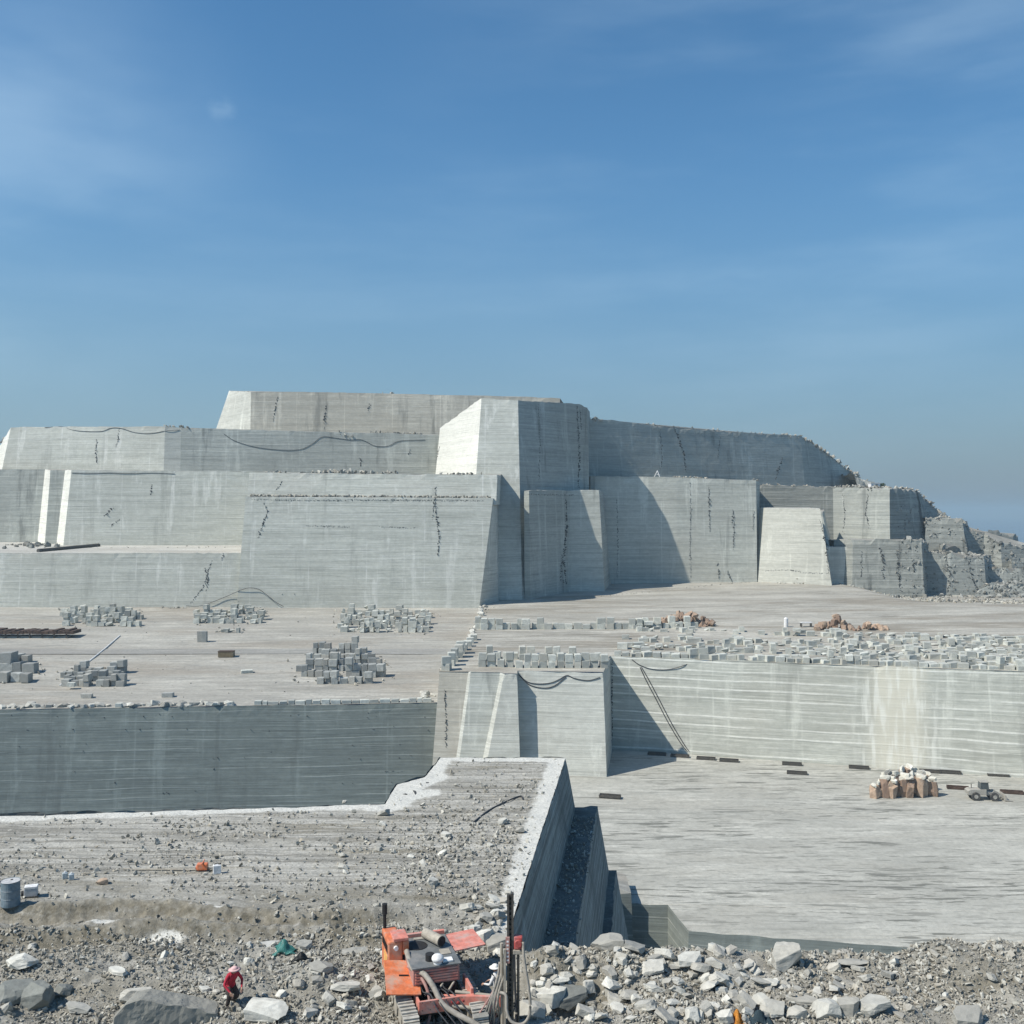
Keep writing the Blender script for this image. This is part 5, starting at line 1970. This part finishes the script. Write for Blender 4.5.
# boom, mast, drill head
mx_, my_ = -.055, 32.35
g0 = gnd(mx_, my_)
m = MB()
a = loc(mx_, my_ + .12, -15.9)
m.prism([(-.1, -1.5, .70), (-.1, -1.5, 1.0), a + Vector((-.1, 0, .15)), a + Vector((-.1, 0, -.15))], (.22, .05, 0))
bo = m.build('boom', salmon, rig)
m = MB()
m.cyl((.1, -1.6, .75), a + Vector((-.3, 0, -.25)), .06, n=10)
m.cyl((.5, -1.3, .95), a + Vector((-.1, .1, .1)), .05, n=10)
m.build('boom_ram', tan, bo)
zb, ztop = g0 + .1, -12.32
m = MB()
p = loc(mx_, my_, 0)
hz0, hz1 = (zb - rz_) / RS, (ztop - rz_) / RS
Mz = Matrix.Translation((p.x, p.y, 0)) @ Matrix.Rotation(-R(17), 4, 'Z')
m.box(-.10, -.035, -.07, .09, hz0, hz1 - .05, Mz)
m.box(.035, .10, -.07, .09, hz0, hz1, Mz)
m.box(-.035, .035, .03, .09, hz0, hz1 - .1, Mz)
for k in range(26):
    zz_ = hz0 + (hz1 - hz0) * (k + .5) / 26
    m.box(-.035, .035, -.02, .03, zz_ - .03, zz_ + .03, Mz)
ms = m.build('mast', M['steel'], rig)
m = MB()
m.box(-.20, -.13, -.16, -.06, hz0, hz0 + 2.3, Mz)
m.build('chain_guide', tan, ms)
m = MB()
m.cyl(Mz @ Vector((-.24, -.05, hz0)), Mz @ Vector((-.26, -.05, hz0 + 2.45)), .045, n=10)
m.build('feed_cylinder', tan, ms)
zh = (-.43 * my_ - rz_ - .25) / RS
m = MB()
m.box(.11, .36, -.12, .12, zh + .05, zh + .42, Mz, bev=.03)
m.cyl(Mz @ Vector((.235, -.12, zh + .25)), Mz @ Vector((.235, -.2, zh + .25)), .1, n=14)
hd_ = m.build('drill_head', plain('red drill head paint', (.42, .08, .07), .55, dirt=(.5, .36, .32), s=8), rig)
m = MB()
m.box(.08, .40, -.15, .15, zh - .08, zh + .04, Mz, bev=.01)
m.build('head_bracket', tan, hd_)
m = MB()
m.box(-.14, -.02, -.13, -.08, zh - .35, zh + .42, Mz)
m.build('sliding_plate', pinkish, hd_)
m = MB()
for k in range(6):
    m.box(-.11, -.05, -.135, -.13, zh - .28 + k * .11, zh - .23 + k * .11, Mz)
m.build('bolt_row', M['white'], hd_)
m = MB()
m.cyl(Mz @ Vector((.235, 0, hz0 - .2)), Mz @ Vector((.235, 0, zh)), .04, n=10)
m.build('drill_rod', M['steel'], hd_)
wv = lambda px, py, Yd: loc((px - CX) * Yd / F, Yd, (HY - py) * Yd / F)


def hose(pts, r, mat=None, parent=None):
    m = MB()
    m.tube(cat_curve(pts, 8), r, 8)
    return m.build('hose', mat or hosem, parent or rig, True)


hose([(-.70, .2, 1.70), wv(413, 969, 33.2), wv(424, 974, 32.9), wv(433, 986, 32.6), wv(442, 1003, 32.3), wv(455, 1013, 32.1), wv(472, 1022, 31.9), wv(492, 1034, 31.8)], .085)
hose([wv(408, 966, 33.4), wv(420, 976, 33.0), wv(428, 992, 32.7), wv(430, 1012, 32.5), wv(426, 1030, 32.4)], .05, pinkish)
hose([wv(523, 942, 32.2), wv(524, 958, 32.1), wv(527, 978, 32.0), wv(530, 1000, 31.9), wv(529, 1016, 31.9), wv(522, 1024, 31.9), wv(512, 1022, 31.9), wv(507, 1012, 32.0), wv(506, 996, 32.1), wv(500, 992, 32.2)], .045)
hose([wv(514, 950, 32.3), wv(515, 985, 32.3), wv(516, 1015, 32.3), wv(514, 1040, 32.3)], .035, M['hose_black'])
for k in range(9):
    a0, b0 = 478 + k * 3.0, 1008 + (k % 3) * 4
    hose([wv(470 + k * 2, 1034, 32.3), wv(a0, b0 + 8, 32.1 + .05 * k), wv(488 + k * 1.2, 1000 + 2 * (k % 4), 32.2), wv(496 + k, 985 - 5 * (k % 3), 32.3), wv(499 + .6 * k, 965 - 3 * (k % 2), 32.4)][:(5 if k % 2 else 4)], .022 + .008 * (k % 3), hosem if k % 3 else pinkish)
cv = link('hose_cover', with_mat(BOULDERS[5], plain('faded pink cover', (.52, .33, .28), .8, dirt=(.5, .45, .4))), rig)
cv.location = wv(488, 1008, 32.5)
cv.scale = (.75, .5, .35)
for nm_ in ('cover_roll', 'cover_roll'):
    cr_ = link(nm_, with_mat(BOULDERS[9], plain('faded pink roll', (.55, .38, .33), .8)), rig)
    cr_.location = wv(482 if cv.get('n') else 495, 1001, 32.6)
    cr_.scale = (.55, .25, .22)
    cv['n'] = 1

# hand rail, lamp, bolts, hydraulic lines
m = MB()
m.cyl((-1.02, .22, 1.8), (-1.02, .30, 1.8), .07, n=12)
m.build('lamp', M['white'], rig)
m = MB()
for k in range(7):
    for zz_ in (.74, .97):
        m.cyl((-.6 + k * .24, -1.725, zz_), (-.6 + k * .24, -1.74, zz_), .016, n=6)
m.build('tray_bolts', M['steel'], rig)
m = MB()
for k in range(5):
    m.tube(cat_curve([(-.5 + k * .16, -.9, 1.1), (-.45 + k * .17, -1.15, 1.0 + .05 * (k % 2)), (-.3 + k * .16, -1.5, 1.06), (-.2 + k * .2, -1.9, .8), (.1 + k * .2, -2.3, .45)], 5), .022, 6)
m.build('hydraulic_lines', M['hose_black'], rig)
m = MB()
m.box(-.3, .15, .95, 1.1, 1.665, 1.70)
m.build('deck_hatch', tan, dk)
m = MB()
m.box(.3, .62, -.3, .05, 1.665, 1.69, bev=.008)
m.build('deck_hatch', tan, dk)
m = MB()
for k in range(9):
    m.box(-1.272, -1.255, .42 + k * .11, .46 + k * .11, 1.6, 1.85)
m.build('cabinet_vent', black, cb_)

# ------------------------------------------------------------------ small things on the plateau
x, y = ghit(10.5, 905)
dr = thing('oil_drum', 'blue grey steel drum with dusty top standing at the left edge of the plateau', 'drum', (x, y, gnd(x, y) - .01))
dm = plain('blue grey drum paint', (.13, .185, .215), .55, dirt=(.3, .31, .31), s=4)
m = MB()
prof = [(0, .355), (.02, .365), (.3, .355), (.315, .368), (.33, .355), (.62, .355), (.635, .368), (.65, .355), (.96, .355), (.975, .368)]
for (z0, r0), (z1, r1) in zip(prof, prof[1:]):
    m.cyl((0, 0, z0), (0, 0, z1), r0, r1, n=28, cap=False)
m.build('drum_body', dm, dr)
m = MB()
m.cyl((0, 0, .955), (0, 0, .962), .35, n=28)
ld = m.build('lid', plain('dusty drum lid', (.46, .46, .45), .7), dr)
m = MB()
m.cyl((.0, .1, .962), (.0, .1, .985), .045, n=12)
m.build('bung', M['steel'], ld)
x, y = ghit(31, 897)
bxx = thing('small_engine', 'small grey box shaped pump engine right beside the blue grey drum', 'pump', (x, y, gnd(x, y)), .3)
m = MB()
m.box(-.25, .25, -.16, .16, .05, .36, bev=.02)
m.build('engine_case', plain('grey casing', (.42, .43, .43), .6), bxx)
m = MB()
m.box(-.24, .26, -.17, .17, .36, .46, bev=.02)
m.build('cover', M['white'], bxx)
m = MB()
m.cyl((-.36, 0, .16), (-.25, 0, .16), .11, n=14)
m.build('pulley', black, bxx)
m = MB()
m.box(-.3, .3, -.18, -.13, 0, .05)
m.box(-.3, .3, .13, .18, 0, .05)
m.build('skid', M['steel'], bxx)
for px, py, lb in ((65, 879, 'left one of two small pale plastic jugs on the plateau'), (71.5, 880, 'right one of two small pale plastic jugs on the plateau')):
    x, y = ghit(px, py)
    jg = thing('jug', lb, 'jug', (x, y, gnd(x, y)), .4)
    m = MB()
    m.box(-.11, .11, -.08, .08, 0, .27, bev=.03)
    m.build('jug_body', plain('pale plastic', (.42, .47, .48), .4), jg)
    m = MB()
    m.cyl((0, 0, .27), (0, 0, .33), .04, n=10)
    m.build('cap', M['white'], jg)
x, y = ghit(102, 884)
boulder(x, y, gnd(x, y) + .1, .5, 'dark reddish brown stone lying on the plateau right of the jugs', None, M['brown_rock'], (0, 0, .3), (1, .8, .6), 4)
xa_, ya_ = ghit(124, 870.5)
xb_, yb_ = ghit(198, 871)
m = MB()
m.tube([(xa_ + (xb_ - xa_) * k / 6, ya_ + (yb_ - ya_) * k / 6, gnd(xa_ + (xb_ - xa_) * k / 6, ya_ + (yb_ - ya_) * k / 6) + .06) for k in range(7)], .04, 8)
tag(m.build('steel_rod', tan), 'long thin steel rod lying on the plateau, ending at the orange tool', 'rod')
x, y = ghit(203, 871)
td = thing('rock_drill', 'small orange hand drill lying at the end of the steel rod', 'rock drill', (x, y, gnd(x, y)), .1)
m = MB()
m.box(-.26, .22, -.14, .14, .04, .34, bev=.05)
m.cyl((-.30, 0, .15), (-.22, 0, .15), .09, n=12)
m.build('drill_body', orange, td)
m = MB()
m.tube([(0, -.3, .38), (0, 0, .36), (0, .3, .38)], .03, 8)
m.build('handle', orange, td)
m = MB()
m.cyl((.18, -.05, .1), (.34, -.08, .08), .06, n=10)
m.build('air_inlet', M['steel'], td)
x, y = ghit(217, 874)
cn = thing('fuel_can', 'white fuel can standing right of the orange hand drill', 'can', (x, y, gnd(x, y)), .35)
m = MB()
m.box(-.17, .17, -.1, .1, 0, .40, bev=.03)
m.build('can_body', M['white'], cn)
m = MB()
m.tube([(-.1, 0, .39), (-.08, 0, .46), (.06, 0, .46), (.08, 0, .39)], .02, 6)
m.build('handle', M['steel'], cn)
m = MB()
m.cyl((.12, 0, .39), (.14, 0, .46), .035, n=10)
m.build('cap', black, cn)


def sheet(px, py, wx, wy, mat, label, name, seed):
    x, y = ghit(px, py)
    n = 14
    bm = bmesh.new()
    rows = []
    for a in range(n):
        rw = []
        for b in range(n):
            u, v = (a / (n - 1) - .5), (b / (n - 1) - .5)
            X_, Y_ = x + u * wx * (1 + .3 * float(vn(v * 5, seed))), y + v * wy * (1 + .3 * float(vn(u * 5, seed + 3)))
            rw.append(bm.verts.new((X_, Y_, gnd(X_, Y_) + .06 + .22 * (1 - 3.2 * (u * u + v * v)) * abs(float(fbm(X_ * 2.5, Y_ * 2.5, 0, seed, 3))) * 1.6)))
        rows.append(rw)
    for a in range(n - 1):
        for b in range(n - 1):
            bm.faces.new((rows[a][b], rows[a + 1][b], rows[a + 1][b + 1], rows[a][b + 1]))
    ext = bmesh.ops.solidify(bm, geom=bm.faces[:], thickness=.012)
    me = bpy.data.meshes.new(name)
    bm.to_mesh(me)
    bm.free()
    me.materials.append(mat)
    for p in me.polygons:
        p.use_smooth = True
    return tag(link(name, me), label, name.replace('_', ' '))


sheet(285, 951, .75, .45, plain('teal plastic', (.10, .34, .30), .45), 'crumpled teal plastic sheet on the mound between person and rig', 'plastic_sheet', 3)
sheet(302, 962, .7, .5, plain('black plastic', (.02, .024, .024), .5), 'crumpled black plastic sheet just below the teal sheet', 'plastic_sheet', 5)
sheet(741, 1024, .55, .45, plain('orange cloth', (.72, .33, .06), .8), 'orange cloth lying on stones at the bottom picture edge', 'cloth', 7)
sheet(760, 1022, .7, .45, plain('dark blue cloth', (.06, .10, .12), .8), 'dark blue cloth beside the orange cloth at the bottom edge', 'cloth', 9)
# light grey hose lying in loops on the tongue of the plateau
for pts, lb in ((((470, 826), (488, 812), (505, 803), (520, 797), (523, 800)), 'dark thin hose lying in a bend across the plateau tongue'),):
    Q = []
    for px, py in pts:
        x, y = ghit(px, py)
        Q.append((x, y, gnd(x, y) + .05))
    m = MB()
    m.tube(cat_curve(Q, 6), .04, 6)
    tag(m.build('hose', M['hose_black']), lb, 'hose')

# ------------------------------------------------------------------ air
hm = bpy.data.materials.new('air')
hm.use_nodes = True
ht = hm.node_tree
ht.nodes.remove(ht.nodes['Principled BSDF'])
pv = ht.nodes.new('ShaderNodeVolumePrincipled')
pv.inputs['Color'].default_value = (.54, .73, .84, 1)
pv.inputs['Density'].default_value = .00018
pv.inputs['Anisotropy'].default_value = .0
ht.links.new(pv.outputs[0], ht.nodes['Material Output'].inputs['Volume'])
hb = MB()
hb.box(-12500, 12500, -2000, 15500, -91, 64)
hz = hb.build('haze', hm)
hz['kind'] = 'stuff'
hz['label'] = 'thin blue haze in the air over the quarry'
# ------------------------------------------------------------------ camera, sky, sun
cam = bpy.data.cameras.new('camera')
co = bpy.data.objects.new('camera', cam)
COL.objects.link(co)
co.rotation_euler = (R(90), 0, 0)
cam.sensor_width = 36
cam.lens = 36 * F / 1024
cam.clip_start = .5
cam.clip_end = 60000
S.camera = co

SUN = Vector((18.0, 7.4, -22.5)).normalized()
sl = bpy.data.lights.new('sun', 'SUN')
sl.energy = 4.6
sl.angle = R(.53)
sl.color = (1, .945, .86)
so = bpy.data.objects.new('sun', sl)
COL.objects.link(so)
so.rotation_euler = SUN.to_track_quat('-Z', 'Y').to_euler()
elev = math.asin(-SUN.z)
azim = math.atan2(-SUN.x, -SUN.y)          # from +Y clockwise

w = bpy.data.worlds.new('World')
S.world = w
w.use_nodes = True
nt = w.node_tree
bg = nt.nodes['Background']
sky = nt.nodes.new('ShaderNodeTexSky')
sky.sky_type = 'NISHITA'
sky.sun_disc = False
sky.sun_elevation = elev
sky.sun_rotation = azim
sky.altitude = 200
sky.air_density = 1.15
sky.dust_density = 0.35
sky.ozone_density = 4.0


def wn(t, **k):
    x = nt.nodes.new(t)
    for a, b in k.items():
        setattr(x, a, b)
    return x


tc = wn('ShaderNodeTexCoord')


def wnoise(scale, s, det, loc=(0, 0, 0), rough=.6):
    mp = wn('ShaderNodeMapping')
    mp.inputs['Scale'].default_value = scale
    mp.inputs['Location'].default_value = loc
    nt.links.new(tc.outputs['Generated'], mp.inputs[0])
    x = wn('ShaderNodeTexNoise')
    x.inputs['Scale'].default_value = s
    x.inputs['Detail'].default_value = det
    x.inputs['Roughness'].default_value = rough
    nt.links.new(mp.outputs[0], x.inputs[0])
    return x.outputs[0]


def wramp(v, lo, hi, a=0., b=1.):
    x = wn('ShaderNodeMapRange', interpolation_type='SMOOTHSTEP')
    for i, k in enumerate((v, lo, hi, a, b)):
        if isinstance(k, float) or isinstance(k, int):
            x.inputs[i].default_value = k
        else:
            nt.links.new(k, x.inputs[i])
    return x.outputs[0]


def wmath(op, a, b):
    x = wn('ShaderNodeMath', operation=op)
    for i, k in enumerate((a, b)):
        if isinstance(k, (float, int)):
            x.inputs[i].default_value = k
        else:
            nt.links.new(k, x.inputs[i])
    return x.outputs[0]


def wspot(px, py, r0, r1):
    d = Vector(((px - CX) / F, 1, (HY - py) / F)).normalized()
    x = wn('ShaderNodeVectorMath', operation='DISTANCE')
    nt.links.new(tc.outputs['Generated'], x.inputs[0])
    x.inputs[1].default_value = d
    return wramp(x.outputs['Value'], r0, r1, 1., 0.)


c1 = wmath('MULTIPLY', wramp(wnoise((1.2, 1.2, 3.5), 2.2, 6, (1.3, .2, .4), .5), .42, .74), wspot(10, 180, .02, .26))
c2 = wmath('MULTIPLY', wramp(wnoise((1.0, 1.0, 4.5), 2.2, 6, (3.1, 1.2, .1), .52), .38, .72), wspot(800, 110, .05, .42))
c3 = wmath('MULTIPLY', wramp(wnoise((1.0, 1.0, 5.0), 1.6, 5, (.4, 2.2, 3.1)), .5, .8), .35)
c4 = wmath('MULTIPLY', wramp(wnoise((1.0, 1.0, 2.0), 26.0, 5), .4, .65), wspot(222, 110, .004, .016))
cl = wmath('ADD', wmath('ADD', wmath('MULTIPLY', c1, .27), wmath('MULTIPLY', c2, .26)), wmath('ADD', wmath('MULTIPLY', c3, .25), wmath('MULTIPLY', c4, .10)))
mx = wn('ShaderNodeMix', data_type='RGBA')
nt.links.new(cl, mx.inputs[0])
hs = wn('ShaderNodeHueSaturation')
hs.inputs['Saturation'].default_value = 1.2
hs.inputs['Hue'].default_value = .494
nt.links.new(sky.outputs[0], hs.inputs['Color'])
sx = wn('ShaderNodeSeparateXYZ')
nt.links.new(tc.outputs['Generated'], sx.inputs[0])
low = wn('ShaderNodeMix', data_type='RGBA')
nt.links.new(wramp(sx.outputs[2], -.05, .36, .88, 0.), low.inputs[0])
nt.links.new(hs.outputs[0], low.inputs[6])
side = wn('ShaderNodeMix', data_type='RGBA')
nt.links.new(wramp(sx.outputs[0], -.45, .5), side.inputs[0])
side.inputs[6].default_value = (1.62, 2.62, 3.62, 1)
side.inputs[7].default_value = (.92, 1.68, 2.65, 1)
nt.links.new(side.outputs[2], low.inputs[7])
nt.links.new(low.outputs[2], mx.inputs[6])
mx.inputs[7].default_value = (5.3, 7.0, 8.3, 1)
nt.links.new(mx.outputs[2], bg.inputs['Color'])
bg.inputs['Strength'].default_value = .108

S.view_settings.view_transform = 'Standard'
S.view_settings.look = 'None'
S.view_settings.exposure = 0.19
S.view_settings.gamma = 1
S.view_settings.use_curve_mapping = False
S.render.engine = 'CYCLES'
S.cycles.max_bounces = 5
S.cycles.diffuse_bounces = 3
S.cycles.use_denoising = True
